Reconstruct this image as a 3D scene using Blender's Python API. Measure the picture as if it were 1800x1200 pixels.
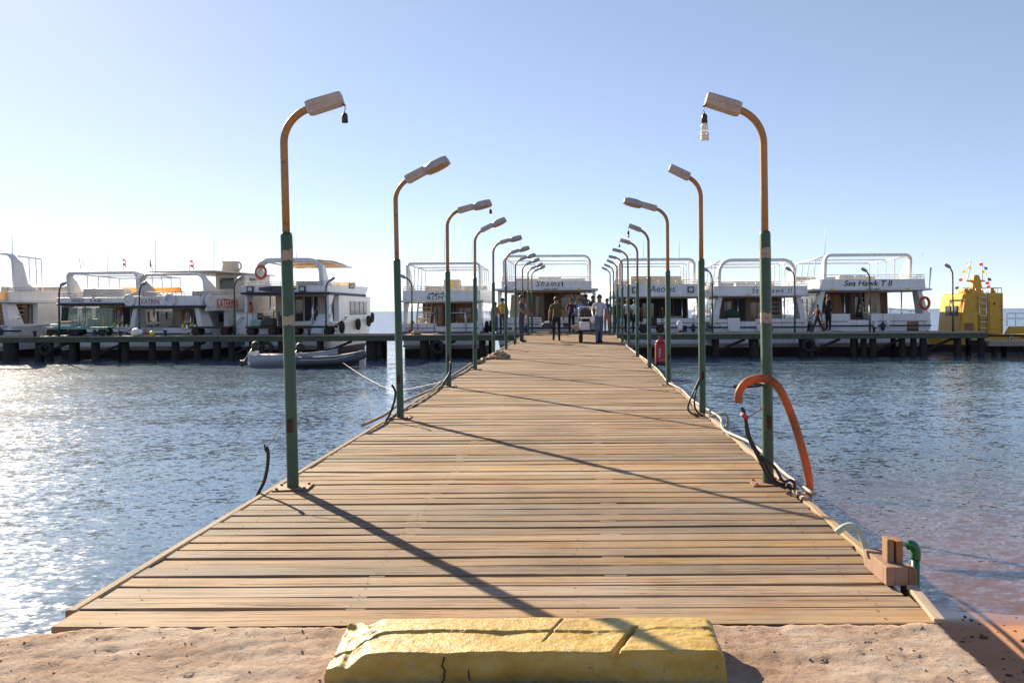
import bpy, bmesh, math, random
from mathutils import Vector, Matrix, noise

for o in list(bpy.data.objects):
    bpy.data.objects.remove(o)
S = bpy.context.scene
COL = S.collection
RND = random.Random(11)
PI = math.pi
rad = math.radians

# ------------------------------------------------------------------ camera
CAM_Z = 1.5
F = 1440.0                       # focal length in pixels of the 1800 px wide photograph
WATER = -0.9
SLOPE = 0.009                    # the pier climbs gently away from the shore
cd = bpy.data.cameras.new('camera')
cam = bpy.data.objects.new('camera', cd)
COL.objects.link(cam)
cam.location = (0, 0, CAM_Z)
cam.rotation_euler = (PI/2, rad(0.28), 0)
cd.sensor_width = 36.0
cd.lens = F/1800*36
cd.shift_x = -(1015-900)/1800
cd.shift_y = -(600-545.4)/1800
cd.clip_start = 0.05
cd.clip_end = 60000
S.camera = cam

# ------------------------------------------------------------------ sky, sun, exposure
SUN_AZ, SUN_EL = rad(-38.5), rad(25.0)      # azimuth from +Y, negative = towards -X
w = bpy.data.worlds.new('World'); S.world = w; w.use_nodes = True
nt = w.node_tree; nt.nodes.clear()
sky = nt.nodes.new('ShaderNodeTexSky'); sky.sky_type = 'NISHITA'; sky.sun_disc = False
sky.sun_elevation = SUN_EL; sky.sun_rotation = SUN_AZ
sky.air_density = 0.6; sky.dust_density = 0.1; sky.ozone_density = 3.0
bg = nt.nodes.new('ShaderNodeBackground'); bg.inputs['Strength'].default_value = 0.128
wo = nt.nodes.new('ShaderNodeOutputWorld')
tint = nt.nodes.new('ShaderNodeVectorMath'); tint.operation = 'MULTIPLY'; tint.inputs[1].default_value = (1.05, 0.985, 1.05)   # white balance of the photograph
nt.links.new(sky.outputs[0], tint.inputs[0]); soft = nt.nodes.new('ShaderNodeGamma'); soft.inputs[1].default_value = 0.6
nt.links.new(tint.outputs[0], soft.inputs[0]); nt.links.new(soft.outputs[0], bg.inputs['Color']); nt.links.new(bg.outputs[0], wo.inputs['Surface'])
sd = bpy.data.lights.new('sun', 'SUN'); sun = bpy.data.objects.new('sun', sd); COL.objects.link(sun)
sd.energy = 5.0; sd.angle = rad(0.53); sd.color = (1.0, 0.85, 0.64)
sdir = Vector((math.sin(SUN_AZ)*math.cos(SUN_EL), math.cos(SUN_AZ)*math.cos(SUN_EL), math.sin(SUN_EL)))
sun.rotation_euler = sdir.to_track_quat('Z', 'Y').to_euler()
sun.location = (-20, 20, 20)
S.view_settings.view_transform = 'Standard'; S.view_settings.look = 'None'
S.view_settings.exposure = 1.38; S.view_settings.gamma = 1.0
S.view_settings.use_curve_mapping = False
S.render.engine = 'CYCLES'
S.cycles.max_bounces = 8; S.cycles.transparent_max_bounces = 12
S.cycles.sample_clamp_indirect = 3
S.cycles.caustics_reflective = False; S.cycles.caustics_refractive = False
S.cycles.use_denoising = True

# ------------------------------------------------------------------ helpers
def at(px, py, Y):
    """a point of the place from where it shows in the photograph and its distance"""
    return Vector(((px-1015)*Y/F, Y, CAM_Z+(545.4-(px-1015)*0.0049-py)*Y/F))
def dz(Y): return SLOPE*Y

class MB:
    def __init__(s): s.v=[]; s.f=[]; s.m=[]; s.sm=[]; s.mi=0; s.smooth=False
    def add(s, vs, fs, smooth=None):
        o=len(s.v); s.v += [tuple(p) for p in vs]
        for f in fs:
            s.f.append([i+o for i in f]); s.m.append(s.mi); s.sm.append(s.smooth if smooth is None else smooth)
        return s
    def box(s, c, d, rot=None):
        vs=[Vector((x*d[0]/2,y*d[1]/2,z*d[2]/2)) for x in(-1,1) for y in(-1,1) for z in(-1,1)]
        if rot is not None: vs=[rot@v for v in vs]
        vs=[v+Vector(c) for v in vs]
        return s.add(vs,[(0,1,3,2),(4,6,7,5),(0,4,5,1),(2,3,7,6),(0,2,6,4),(1,5,7,3)],False)
    def bx(s, x0,x1,y0,y1,z0,z1):
        return s.box(((x0+x1)/2,(y0+y1)/2,(z0+z1)/2),(abs(x1-x0),abs(y1-y0),abs(z1-z0)))
    def bar(s, a, b, w, h=None):
        a=Vector(a); b=Vector(b); d=b-a
        q=d.to_track_quat('Y','Z').to_matrix()
        return s.box((a+b)/2,(w,d.length,h or w),q)
    def tube(s, pts, r, n=8, caps=True, closed=False):
        pts=[Vector(p) for p in pts]; k=len(pts)
        rs=r if isinstance(r,(list,tuple)) else [r]*k
        vs=[]; up=None
        for i,p in enumerate(pts):
            if closed: t=pts[(i+1)%k]-pts[i-1]
            else: t=pts[min(i+1,k-1)]-pts[max(i-1,0)]
            if t.length<1e-9: t=Vector((0,0,1))
            t.normalize()
            if up is None:
                up=Vector((0,0,1)) if abs(t.z)<.9 else Vector((1,0,0))
            a=t.cross(up)
            if a.length<1e-6: a=t.orthogonal()
            a.normalize(); b=a.cross(t).normalized(); up=b
            for j in range(n):
                an=2*PI*j/n
                vs.append(p+(a*math.cos(an)+b*math.sin(an))*rs[i])
        fs=[]
        for i in range(k if closed else k-1):
            i2=(i+1)%k
            for j in range(n):
                fs.append((i*n+j,i*n+(j+1)%n,i2*n+(j+1)%n,i2*n+j))
        s.add(vs,fs,True)
        if caps and not closed:
            o=len(s.v)-len(vs)
            s.f.append([o+j for j in range(n)][::-1]); s.m.append(s.mi); s.sm.append(False)
            s.f.append([o+(k-1)*n+j for j in range(n)]); s.m.append(s.mi); s.sm.append(False)
        return s
    def cyl(s,a,b,r,n=12,r2=None): return s.tube([a,b],[r,r if r2 is None else r2],n)
    def ell(s,c,r,n=10,m=7,rot=None):
        c=Vector(c); vs=[]; fs=[]
        for i in range(m+1):
            th=PI*i/m
            for j in range(n):
                ph=2*PI*j/n
                v=Vector((math.sin(th)*math.cos(ph)*r[0],math.sin(th)*math.sin(ph)*r[1],math.cos(th)*r[2]))
                if rot is not None: v=rot@v
                vs.append(c+v)
        for i in range(m):
            for j in range(n):
                fs.append((i*n+j,i*n+(j+1)%n,(i+1)*n+(j+1)%n,(i+1)*n+j)[::-1])
        return s.add(vs,fs,True)
    def torus(s,c,R_,r,axis=(0,0,1),n=18,m=8,sx=1,sy=1):
        q=Vector(axis).to_track_quat('Z','Y').to_matrix()
        return s.tube([Vector(c)+q@Vector((math.cos(2*PI*i/n)*R_*sx,math.sin(2*PI*i/n)*R_*sy,0)) for i in range(n)],r,m,closed=True)
    def loft(s,secs,caps=True,smooth=True,closed=True):
        n=len(secs[0]); vs=[p for q in secs for p in q]; fs=[]
        for i in range(len(secs)-1):
            for j in range(n if closed else n-1):
                fs.append((i*n+j,i*n+(j+1)%n,(i+1)*n+(j+1)%n,(i+1)*n+j))
        s.add(vs,fs,smooth)
        if caps:
            o=len(s.v)-len(vs)
            s.f.append([o+j for j in range(n)][::-1]); s.m.append(s.mi); s.sm.append(False)
            s.f.append([o+(len(secs)-1)*n+j for j in range(n)]); s.m.append(s.mi); s.sm.append(False)
        return s
    def prism(s,poly,axis,a,b):
        """outline extruded along axis 'x','y' or 'z' from a to b"""
        def P(u,v,t): return {'x':(t,u,v),'y':(u,t,v),'z':(u,v,t)}[axis]
        n=len(poly)
        vs=[P(u,v,a) for u,v in poly]+[P(u,v,b) for u,v in poly]
        fs=[list(range(n))[::-1],list(range(n,2*n))]+[(i,(i+1)%n,n+(i+1)%n,n+i) for i in range(n)]
        return s.add(vs,fs,False)
    def mesh(s,name,mats,recalc=True):
        me=bpy.data.meshes.new(name); me.from_pydata(s.v,[],s.f)
        for m in (mats if isinstance(mats,(list,tuple)) else [mats]): me.materials.append(m)
        me.polygons.foreach_set('material_index',s.m)
        me.polygons.foreach_set('use_smooth',s.sm)
        if recalc:
            bm=bmesh.new(); bm.from_mesh(me); bmesh.ops.recalc_face_normals(bm,faces=bm.faces[:]); bm.to_mesh(me); bm.free()
        me.update(); return me
    def build(s,name,mats,parent=None,bevel=0):
        return put(name,s.mesh(name,mats),parent,bevel)

def put(name,me,parent=None,bevel=0):
    o=bpy.data.objects.new(name,me); COL.objects.link(o)
    if parent is not None: o.parent=parent
    if bevel:
        b=o.modifiers.new('bevel','BEVEL'); b.width=bevel; b.segments=2; b.limit_method='ANGLE'; b.angle_limit=rad(40)
    return o
def tag(o,label,cat,group=None):
    o['label']=label; o['category']=cat
    if group: o['group']=group
    return o
def thing(name,label,cat,loc=(0,0,0),rz=0,group=None):
    o=bpy.data.objects.new(name,None); COL.objects.link(o); o.location=loc; o.rotation_euler=(0,0,rz)
    o.empty_display_size=.2
    return tag(o,label,cat,group)
def struct(o): o['kind']='structure'; return o
def curve_pts(ctrl,n=8):
    """Catmull-Rom through the control points"""
    P=[Vector(p) for p in ctrl]; P=[2*P[0]-P[1]]+P+[2*P[-1]-P[-2]]; out=[]
    for i in range(1,len(P)-2):
        a,b,c,d=P[i-1:i+3]
        for k in range(n):
            t=k/n
            out.append(.5*((2*b)+(c-a)*t+(2*a-5*b+4*c-d)*t*t+(3*b-a-3*c+d)*t**3))
    out.append(P[-2]); return out

# ------------------------------------------------------------------ materials
def newmat(name):
    m=bpy.data.materials.new(name); m.use_nodes=True; t=m.node_tree
    b=t.nodes['Principled BSDF']; return m,t,b
def N(t,kind,**kw):
    n=t.nodes.new(kind)
    for k,v in kw.items():
        if k in n.inputs: n.inputs[k].default_value=v
        else: setattr(n,k,v)
    return n
def ramp(t,fac,stops):
    r=t.nodes.new('ShaderNodeValToRGB'); e=r.color_ramp.elements
    while len(e)<len(stops): e.new(.5)
    for q,(p,c) in zip(e,stops): q.position=p; q.color=(*c,1) if len(c)==3 else c
    t.links.new(fac,r.inputs[0]); return r.outputs[0]
def paint(name,col,col2=None,rough=.5,metal=0,scale=6,bump=.0,spots=None,spot_amt=.62,coat=0,spec=.5):
    """painted or plain surface with uneven tone, and optional stain spots"""
    m,t,b=newmat(name); L=t.links.new
    tc=N(t,'ShaderNodeTexCoord'); nz=N(t,'ShaderNodeTexNoise',Scale=scale,Detail=6.0,Roughness=.65); L(tc.outputs['Object'],nz.inputs['Vector'])
    c2=col2 or tuple(c*.8 for c in col)
    out=ramp(t,nz.outputs['Fac'],[(.3,c2),(.7,col)])
    if spots:
        n2=N(t,'ShaderNodeTexNoise',Scale=scale*2.7,Detail=8.0,Roughness=.75); L(tc.outputs['Object'],n2.inputs['Vector'])
        fac=ramp(t,n2.outputs['Fac'],[(spot_amt-.02,(0,0,0)),(spot_amt+.03,(1,1,1))])
        mx=N(t,'ShaderNodeMix',data_type='RGBA'); L(fac,mx.inputs[0]); L(out,mx.inputs[6]); mx.inputs[7].default_value=(*spots,1); out=mx.outputs[2]
    L(out,b.inputs['Base Color'])
    b.inputs['Roughness'].default_value=rough; b.inputs['Metallic'].default_value=metal
    b.inputs['Specular IOR Level'].default_value=spec; b.inputs['Coat Weight'].default_value=coat
    if bump:
        n3=N(t,'ShaderNodeTexNoise',Scale=scale*5,Detail=6.0,Roughness=.7); L(tc.outputs['Object'],n3.inputs['Vector'])
        bp=N(t,'ShaderNodeBump',Strength=bump,Distance=.01); L(n3.outputs['Fac'],bp.inputs['Height']); L(bp.outputs[0],b.inputs['Normal'])
    return m

def wood_mat(name,dark,mid,light,grey,green=.0,axis=0,rough=.8,fine=1.0,crack=False):
    m,t,b=newmat(name); L=t.links.new
    tc=N(t,'ShaderNodeTexCoord'); oi=N(t,'ShaderNodeObjectInfo')
    off=N(t,'ShaderNodeVectorMath',operation='SCALE'); cmb=N(t,'ShaderNodeCombineXYZ')
    L(oi.outputs['Random'],cmb.inputs[0]); L(oi.outputs['Random'],cmb.inputs[1]); L(oi.outputs['Random'],cmb.inputs[2])
    L(cmb.outputs[0],off.inputs[0]); off.inputs['Scale'].default_value=37.0
    add=N(t,'ShaderNodeVectorMath',operation='ADD'); L(tc.outputs['Object'],add.inputs[0]); L(off.outputs[0],add.inputs[1])
    mp=N(t,'ShaderNodeMapping'); sc=[34*fine,34*fine,34*fine]; sc[axis]=.9*fine; mp.inputs['Scale'].default_value=sc; L(add.outputs[0],mp.inputs['Vector'])
    g=N(t,'ShaderNodeTexNoise',Scale=1.0,Detail=8.0,Roughness=.72,Distortion=.6); L(mp.outputs[0],g.inputs['Vector'])
    c1=ramp(t,g.outputs['Fac'],[(.30,dark),(.44,mid),(.58,light),(.72,mid)])
    p=N(t,'ShaderNodeTexNoise',Scale=1.6,Detail=5.0,Roughness=.6); L(add.outputs[0],p.inputs['Vector'])
    pf=ramp(t,p.outputs['Fac'],[(.40,(0,0,0)),(.60,(.75,.75,.75))])
    mx=N(t,'ShaderNodeMix',data_type='RGBA'); L(pf,mx.inputs[0]); L(c1,mx.inputs[6]); mx.inputs[7].default_value=(*grey,1)
    hv=N(t,'ShaderNodeHueSaturation'); L(mx.outputs[2],hv.inputs['Color'])
    mr=N(t,'ShaderNodeMapRange'); mr.inputs['To Min'].default_value=.66; mr.inputs['To Max'].default_value=1.2; L(oi.outputs['Random'],mr.inputs['Value']); L(mr.outputs[0],hv.inputs['Value'])
    rr=N(t,'ShaderNodeMath',operation='MULTIPLY'); L(oi.outputs['Random'],rr.inputs[0]); rr.inputs[1].default_value=17.3
    fr=N(t,'ShaderNodeMath',operation='FRACT'); L(rr.outputs[0],fr.inputs[0])
    m2=N(t,'ShaderNodeMapRange'); m2.inputs['To Min'].default_value=.7; m2.inputs['To Max'].default_value=1.12; L(fr.outputs[0],m2.inputs['Value']); L(m2.outputs[0],hv.inputs['Saturation'])
    out=hv.outputs[0]
    if green:
        geo=N(t,'ShaderNodeNewGeometry')
        gm=N(t,'ShaderNodeMapping'); gm.inputs['Scale'].default_value=(1.1,7,1); L(geo.outputs['Position'],gm.inputs['Vector'])
        gn=N(t,'ShaderNodeTexNoise',Scale=1.0,Detail=9.0,Roughness=.78); L(gm.outputs[0],gn.inputs['Vector'])
        gf=ramp(t,gn.outputs['Fac'],[(.55,(0,0,0)),(.72,(green,green,green))])
        m3=N(t,'ShaderNodeMix',data_type='RGBA'); L(gf,m3.inputs[0]); L(out,m3.inputs[6]); m3.inputs[7].default_value=(.13,.19,.13,1); out=m3.outputs[2]
    if crack:      # foot wear and grime in large uneven patches
        geo2=N(t,'ShaderNodeNewGeometry'); wn=N(t,'ShaderNodeTexNoise',Scale=.9,Detail=7.0,Roughness=.68); L(geo2.outputs['Position'],wn.inputs['Vector'])
        wf=ramp(t,wn.outputs['Fac'],[(.32,(.70,.66,.62)),(.5,(1,1,1)),(.68,(1.12,1.12,1.12))])
        m5=N(t,'ShaderNodeMix',data_type='RGBA',blend_type='MULTIPLY'); m5.inputs[0].default_value=1; L(out,m5.inputs[6]); L(wf,m5.inputs[7]); out=m5.outputs[2]
    # dark knots and cracks along the grain
    mp2=N(t,'ShaderNodeMapping'); s2=[(44 if crack else 26)*fine]*3; s2[axis]=.8*fine; mp2.inputs['Scale'].default_value=s2; L(add.outputs[0],mp2.inputs['Vector'])
    k=N(t,'ShaderNodeTexNoise',Scale=1.0,Detail=4.0,Roughness=.6); L(mp2.outputs[0],k.inputs['Vector'])
    kf=ramp(t,k.outputs['Fac'],[(.35,(.85,.85,.85)),(.385,(0,0,0))] if crack else [(.27,(.75,.75,.75)),(.34,(0,0,0))])
    m4=N(t,'ShaderNodeMix',data_type='RGBA'); L(kf,m4.inputs[0]); L(out,m4.inputs[6]); m4.inputs[7].default_value=(.06,.035,.02,1); out=m4.outputs[2]
    L(out,b.inputs['Base Color']); b.inputs['Roughness'].default_value=rough; b.inputs['Specular IOR Level'].default_value=.25
    sb=N(t,'ShaderNodeMath',operation='SUBTRACT'); L(g.outputs['Fac'],sb.inputs[0]); L(kf,sb.inputs[1])
    bp=N(t,'ShaderNodeBump',Strength=.9,Distance=.008); L(sb.outputs[0],bp.inputs['Height']); L(bp.outputs[0],b.inputs['Normal'])
    return m

M={}
M['plank']=wood_mat('weathered_plank',(.045,.022,.010),(.25,.142,.066),(.355,.225,.115),(.27,.20,.135),green=.6,crack=True)
M['trim']=wood_mat('edge_timber',(.10,.055,.03),(.27,.17,.09),(.36,.24,.13),(.28,.21,.14),green=.4,axis=1)
M['post']=wood_mat('cut_timber',(.14,.06,.025),(.34,.155,.06),(.43,.22,.10),(.36,.2,.11),axis=2)
M['green']=paint('green_enamel',(.034,.092,.040),(.018,.054,.024),.42,0,5,.15,(.11,.05,.025),.615)
M['ochre']=paint('ochre_enamel',(.37,.205,.06),(.27,.14,.042),.45,0,5,.15,(.13,.05,.02),.61)
M['rust']=paint('rust_plate',(.10,.035,.015),(.04,.015,.01),.8,.2,14,.4)
M['rustwood']=paint('rusty_base_plate',(.30,.16,.09),(.17,.085,.05),.75,.2,10,.4)
M['peel']=paint('peeled_white_band',(.36,.32,.25),(.26,.22,.17),.7,0,12,.2,(.06,.10,.06),.6)
M['housing']=paint('lamp_housing_plastic',(.46,.42,.37),(.34,.30,.26),.5,0,6,.1,(.25,.18,.12),.64)
M['housing_top']=paint('lamp_cover_grey',(.36,.36,.37),(.27,.27,.28),.4,0,6,.05)
M['lens']=paint('lamp_lens_amber',(.40,.26,.12),(.27,.16,.07),.2,0,7,0)
M['dark_plastic']=paint('dark_plastic',(.03,.024,.022),(.015,.012,.012),.45,0,9)
M['black']=paint('black_rubber',(.020,.018,.017),(.010,.010,.010),.6,0,9,.1)
M['bulb']=paint('bulb_white',(.78,.76,.70),(.7,.68,.62),.25,0,5)
M['white']=paint('white_gelcoat',(.78,.77,.76),(.68,.67,.67),.3,0,1.2,0,(.58,.52,.45),.71,coat=.2)
def gelcoat():
    m=paint('white_gelcoat',(.76,.75,.73),(.64,.63,.62),.3,0,1.2,0,(.56,.50,.43),.70,coat=.2); t=m.node_tree; L=t.links.new; b=t.nodes['Principled BSDF']
    src=b.inputs['Base Color'].links[0].from_socket; tc=N(t,'ShaderNodeTexCoord'); mp=N(t,'ShaderNodeMapping'); mp.inputs['Scale'].default_value=(7,7,.9); L(tc.outputs['Object'],mp.inputs['Vector'])
    nz=N(t,'ShaderNodeTexNoise',Scale=1.0,Detail=6.0,Roughness=.7); L(mp.outputs[0],nz.inputs['Vector']); f=ramp(t,nz.outputs['Fac'],[(.53,(0,0,0)),(.72,(.7,.7,.7))])
    mx=N(t,'ShaderNodeMix',data_type='RGBA'); L(f,mx.inputs[0]); L(src,mx.inputs[6]); mx.inputs[7].default_value=(.40,.33,.26,1); L(mx.outputs[2],b.inputs['Base Color']); return m
M['white']=gelcoat()
M['offwhite']=paint('aged_white_paint',(.66,.62,.56),(.54,.50,.44),.5,0,2,0)
M['cream']=paint('cream_panel',(.56,.47,.36),(.47,.39,.29),.5,0,2)
M['canvas']=paint('beige_canvas',(.62,.50,.34),(.52,.41,.27),.85,0,4)
M['orange_canvas']=paint('orange_canvas',(.75,.26,.05),(.62,.19,.035),.8,0,4)
M['teak']=wood_mat('varnished_wood',(.10,.045,.02),(.26,.12,.05),(.34,.17,.075),(.26,.15,.08),axis=2,rough=.5,fine=.3)
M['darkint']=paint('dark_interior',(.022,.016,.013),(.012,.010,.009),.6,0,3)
M['glass']=paint('smoked_glass',(.035,.04,.045),(.02,.022,.026),.08,0,2,spec=.8)
M['antifoul']=paint('dark_antifouling',(.045,.022,.018),(.03,.015,.013),.6,0,3)
M['steel']=paint('stainless_tube',(.62,.62,.64),(.5,.5,.52),.25,.9,5)
M['ropecol']=paint('hemp_rope',(.42,.31,.21),(.26,.18,.11),.9,0,30,.6)
M['concrete_yellow']=None
M['red']=paint('red_enamel',(.38,.022,.02),(.26,.014,.014),.4,0,8)
M['lifered']=paint('life_ring_orange',(.62,.10,.03),(.5,.07,.02),.6,0,8)
M['ink_black']=paint('ink_black',(.012,.012,.016),(.010,.010,.012),.5)
M['ink_blue']=paint('ink_blue',(.05,.05,.13),(.04,.04,.10),.5)
M['ink_red']=paint('ink_red',(.50,.05,.03),(.42,.04,.03),.5)
M['ink_maroon']=paint('ink_maroon',(.30,.04,.06),(.24,.03,.05),.5)
M['ink_white']=paint('ink_white',(.75,.74,.72),(.7,.7,.68),.5)
M['plate_brown']=paint('name_plate_brown',(.10,.055,.045),(.08,.045,.04),.5)
M['navy']=paint('navy_paint',(.03,.035,.07),(.02,.025,.05),.5)
M['yellow']=paint('yellow_ship_paint',(.66,.36,.015),(.56,.29,.012),.45,0,2.5,.05,(.35,.16,.03),.70)
M['yellow_sign']=paint('yellow_sticker',(.7,.55,.05),(.6,.48,.05),.5)
M['grey_tube']=paint('grey_hypalon',(.10,.098,.10),(.06,.06,.062),.5,0,4)
M['piling']=paint('tarred_timber',(.035,.024,.018),(.016,.012,.010),.9,0,5,.5)
M['jetty_beam']=paint('weathered_green_beam',(.085,.10,.06),(.05,.058,.038),.8,0,3,.4,(.15,.11,.07),.60)
M['jetty_deck']=wood_mat('jetty_plank',(.20,.12,.07),(.42,.28,.16),(.52,.36,.22),(.42,.32,.23),axis=1,fine=.5)
M['teal']=paint('pale_green_paint',(.20,.36,.30),(.14,.27,.22),.6,0,6,.1,(.18,.1,.06),.64)
M['hose_white']=paint('white_hose',(.42,.36,.29),(.28,.23,.18),.5,0,14,.2)
M['hose_pale']=paint('pale_green_pipe',(.42,.46,.38),(.33,.37,.30),.45,0,6)
M['green_pipe']=paint('green_pipe',(.02,.16,.055),(.014,.11,.04),.4,0,6)
M['skin']=paint('skin',(.27,.14,.085),(.22,.11,.065),.5,0,9)
M['hair']=paint('hair_black',(.012,.010,.009),(.008,.007,.006),.6,0,20)
M['wheel']=paint('rubber_tyre',(.022,.02,.019),(.012,.011,.011),.8,0,14,.2)
M['cardboard']=paint('cardboard',(.40,.26,.15),(.33,.21,.12),.8,0,5)
M['cable_red']=paint('red_tape',(.45,.05,.05),(.35,.04,.04),.5)
M['jumble_green']=paint('dark_green_net',(.03,.075,.05),(.015,.04,.03),.9,0,14,.6)
def cloth(name,c): 
    if name not in M: M[name]=paint(name,c,tuple(x*.75 for x in c),.85,0,9,.1)
    return M[name]
# translucent hose
def hose_mat():
    m,t,b=newmat('orange_hose'); L=t.links.new
    b.inputs['Roughness'].default_value=.5
    tc=N(t,'ShaderNodeTexCoord'); nz=N(t,'ShaderNodeTexNoise',Scale=9.0,Detail=7.0,Roughness=.7); L(tc.outputs['Object'],nz.inputs['Vector']); L(ramp(t,nz.outputs['Fac'],[(.33,(.20,.085,.045)),(.5,(.38,.16,.07)),(.7,(.44,.22,.12))]),b.inputs['Base Color'])
    tr=N(t,'ShaderNodeBsdfTranslucent'); tr.inputs['Color'].default_value=(.66,.22,.07,1)
    ms=N(t,'ShaderNodeMixShader'); ms.inputs[0].default_value=.45
    L(b.outputs[0],ms.inputs[1]); L(tr.outputs[0],ms.inputs[2]); L(ms.outputs[0],t.nodes['Material Output'].inputs['Surface']); return m
M['hose_orange']=hose_mat()
def canvas_translucent(name,c):
    m,t,b=newmat(name); L=t.links.new
    b.inputs['Base Color'].default_value=(*c,1); b.inputs['Roughness'].default_value=.85
    tr=N(t,'ShaderNodeBsdfTranslucent'); tr.inputs['Color'].default_value=(*c,1)
    ms=N(t,'ShaderNodeMixShader'); ms.inputs[0].default_value=.5
    L(b.outputs[0],ms.inputs[1]); L(tr.outputs[0],ms.inputs[2]); L(ms.outputs[0],t.nodes['Material Output'].inputs['Surface']); return m
M['canvas']=canvas_translucent('beige_canvas_sheet',(.68,.52,.33))
M['orange_canvas']=canvas_translucent('orange_canvas_sheet',(.80,.27,.05))
FLAGM={k:canvas_translucent('flag_'+k,c) for k,c in dict(red=(.55,.04,.04),white=(.75,.73,.7),yellow=(.75,.5,.04),blue=(.05,.08,.3),black=(.04,.035,.035),green=(.05,.25,.1)).items()}

# ground: sandy concrete of the quay
def quay_mat():
    m,t,b=newmat('sandy_concrete'); L=t.links.new
    geo=N(t,'ShaderNodeNewGeometry')
    n1=N(t,'ShaderNodeTexNoise',Scale=2.2,Detail=8.0,Roughness=.7); L(geo.outputs['Position'],n1.inputs['Vector'])
    c=ramp(t,n1.outputs['Fac'],[(.34,(.32,.21,.145)),(.5,(.41,.305,.235)),(.62,(.46,.37,.30))])
    n2=N(t,'ShaderNodeTexNoise',Scale=55.0,Detail=6.0,Roughness=.75); L(geo.outputs['Position'],n2.inputs['Vector'])
    sp=ramp(t,n2.outputs['Fac'],[(.33,(.55,.5,.48)),(.46,(1,1,1)),(.68,(1.1,1.05,1))])
    mu=N(t,'ShaderNodeMix',data_type='RGBA',blend_type='MULTIPLY'); mu.inputs[0].default_value=.8; L(c,mu.inputs[6]); L(sp,mu.inputs[7])
    L(mu.outputs[2],b.inputs['Base Color']); b.inputs['Roughness'].default_value=.9; b.inputs['Specular IOR Level'].default_value=.2
    mp=N(t,'ShaderNodeMapping'); mp.inputs['Scale'].default_value=(6,14,10); L(geo.outputs['Position'],mp.inputs['Vector'])
    n3=N(t,'ShaderNodeTexNoise',Scale=1.0,Detail=10.0,Roughness=.78,Distortion=.7); L(mp.outputs[0],n3.inputs['Vector'])
    ad=N(t,'ShaderNodeMath',operation='MULTIPLY_ADD'); L(n2.outputs['Fac'],ad.inputs[0]); ad.inputs[1].default_value=.5; L(n3.outputs['Fac'],ad.inputs[2])
    bp=N(t,'ShaderNodeBump',Strength=.8,Distance=.035); L(ad.outputs[0],bp.inputs['Height']); L(bp.outputs[0],b.inputs['Normal'])
    return m
M['quay']=quay_mat()
def yellow_block_mat():
    m,t,b=newmat('yellow_painted_concrete'); L=t.links.new
    tc=N(t,'ShaderNodeTexCoord')
    n1=N(t,'ShaderNodeTexNoise',Scale=5.0,Detail=8.0,Roughness=.7); L(tc.outputs['Object'],n1.inputs['Vector'])
    c=ramp(t,n1.outputs['Fac'],[(.3,(.36,.215,.03)),(.5,(.46,.295,.055)),(.7,(.51,.37,.12))])
    n2=N(t,'ShaderNodeTexNoise',Scale=13.0,Detail=9.0,Roughness=.75); L(tc.outputs['Object'],n2.inputs['Vector'])
    f=ramp(t,n2.outputs['Fac'],[(.34,(1,1,1)),(.40,(0,0,0))])
    mx=N(t,'ShaderNodeMix',data_type='RGBA'); L(f,mx.inputs[0]); L(c,mx.inputs[6]); mx.inputs[7].default_value=(.16,.10,.05,1)
    n4=N(t,'ShaderNodeTexNoise',Scale=21.0,Detail=10.0,Roughness=.8); L(tc.outputs['Object'],n4.inputs['Vector'])
    f4=ramp(t,n4.outputs['Fac'],[(.60,(0,0,0)),(.625,(1,1,1))]); mx4=N(t,'ShaderNodeMix',data_type='RGBA'); L(f4,mx4.inputs[0]); L(mx.outputs[2],mx4.inputs[6]); mx4.inputs[7].default_value=(.34,.29,.22,1)
    sz=N(t,'ShaderNodeSeparateXYZ'); L(tc.outputs['Object'],sz.inputs[0]); hz=N(t,'ShaderNodeMath',operation='MULTIPLY_ADD'); L(n2.outputs['Fac'],hz.inputs[0]); hz.inputs[1].default_value=.09; L(sz.outputs[2],hz.inputs[2])
    f5=ramp(t,hz.outputs[0],[(.055,(.7,.7,.7)),(.085,(0,0,0))]); mx5=N(t,'ShaderNodeMix',data_type='RGBA'); L(f5,mx5.inputs[0]); L(mx4.outputs[2],mx5.inputs[6]); mx5.inputs[7].default_value=(.22,.14,.085,1)
    L(mx5.outputs[2],b.inputs['Base Color']); b.inputs['Roughness'].default_value=.45
    n3=N(t,'ShaderNodeTexNoise',Scale=38.0,Detail=6.0,Roughness=.7); L(tc.outputs['Object'],n3.inputs['Vector'])
    bp=N(t,'ShaderNodeBump',Strength=.7,Distance=.010); L(n3.outputs['Fac'],bp.inputs['Height']); L(bp.outputs[0],b.inputs['Normal'])
    return m
M['concrete_yellow']=yellow_block_mat()
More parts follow.
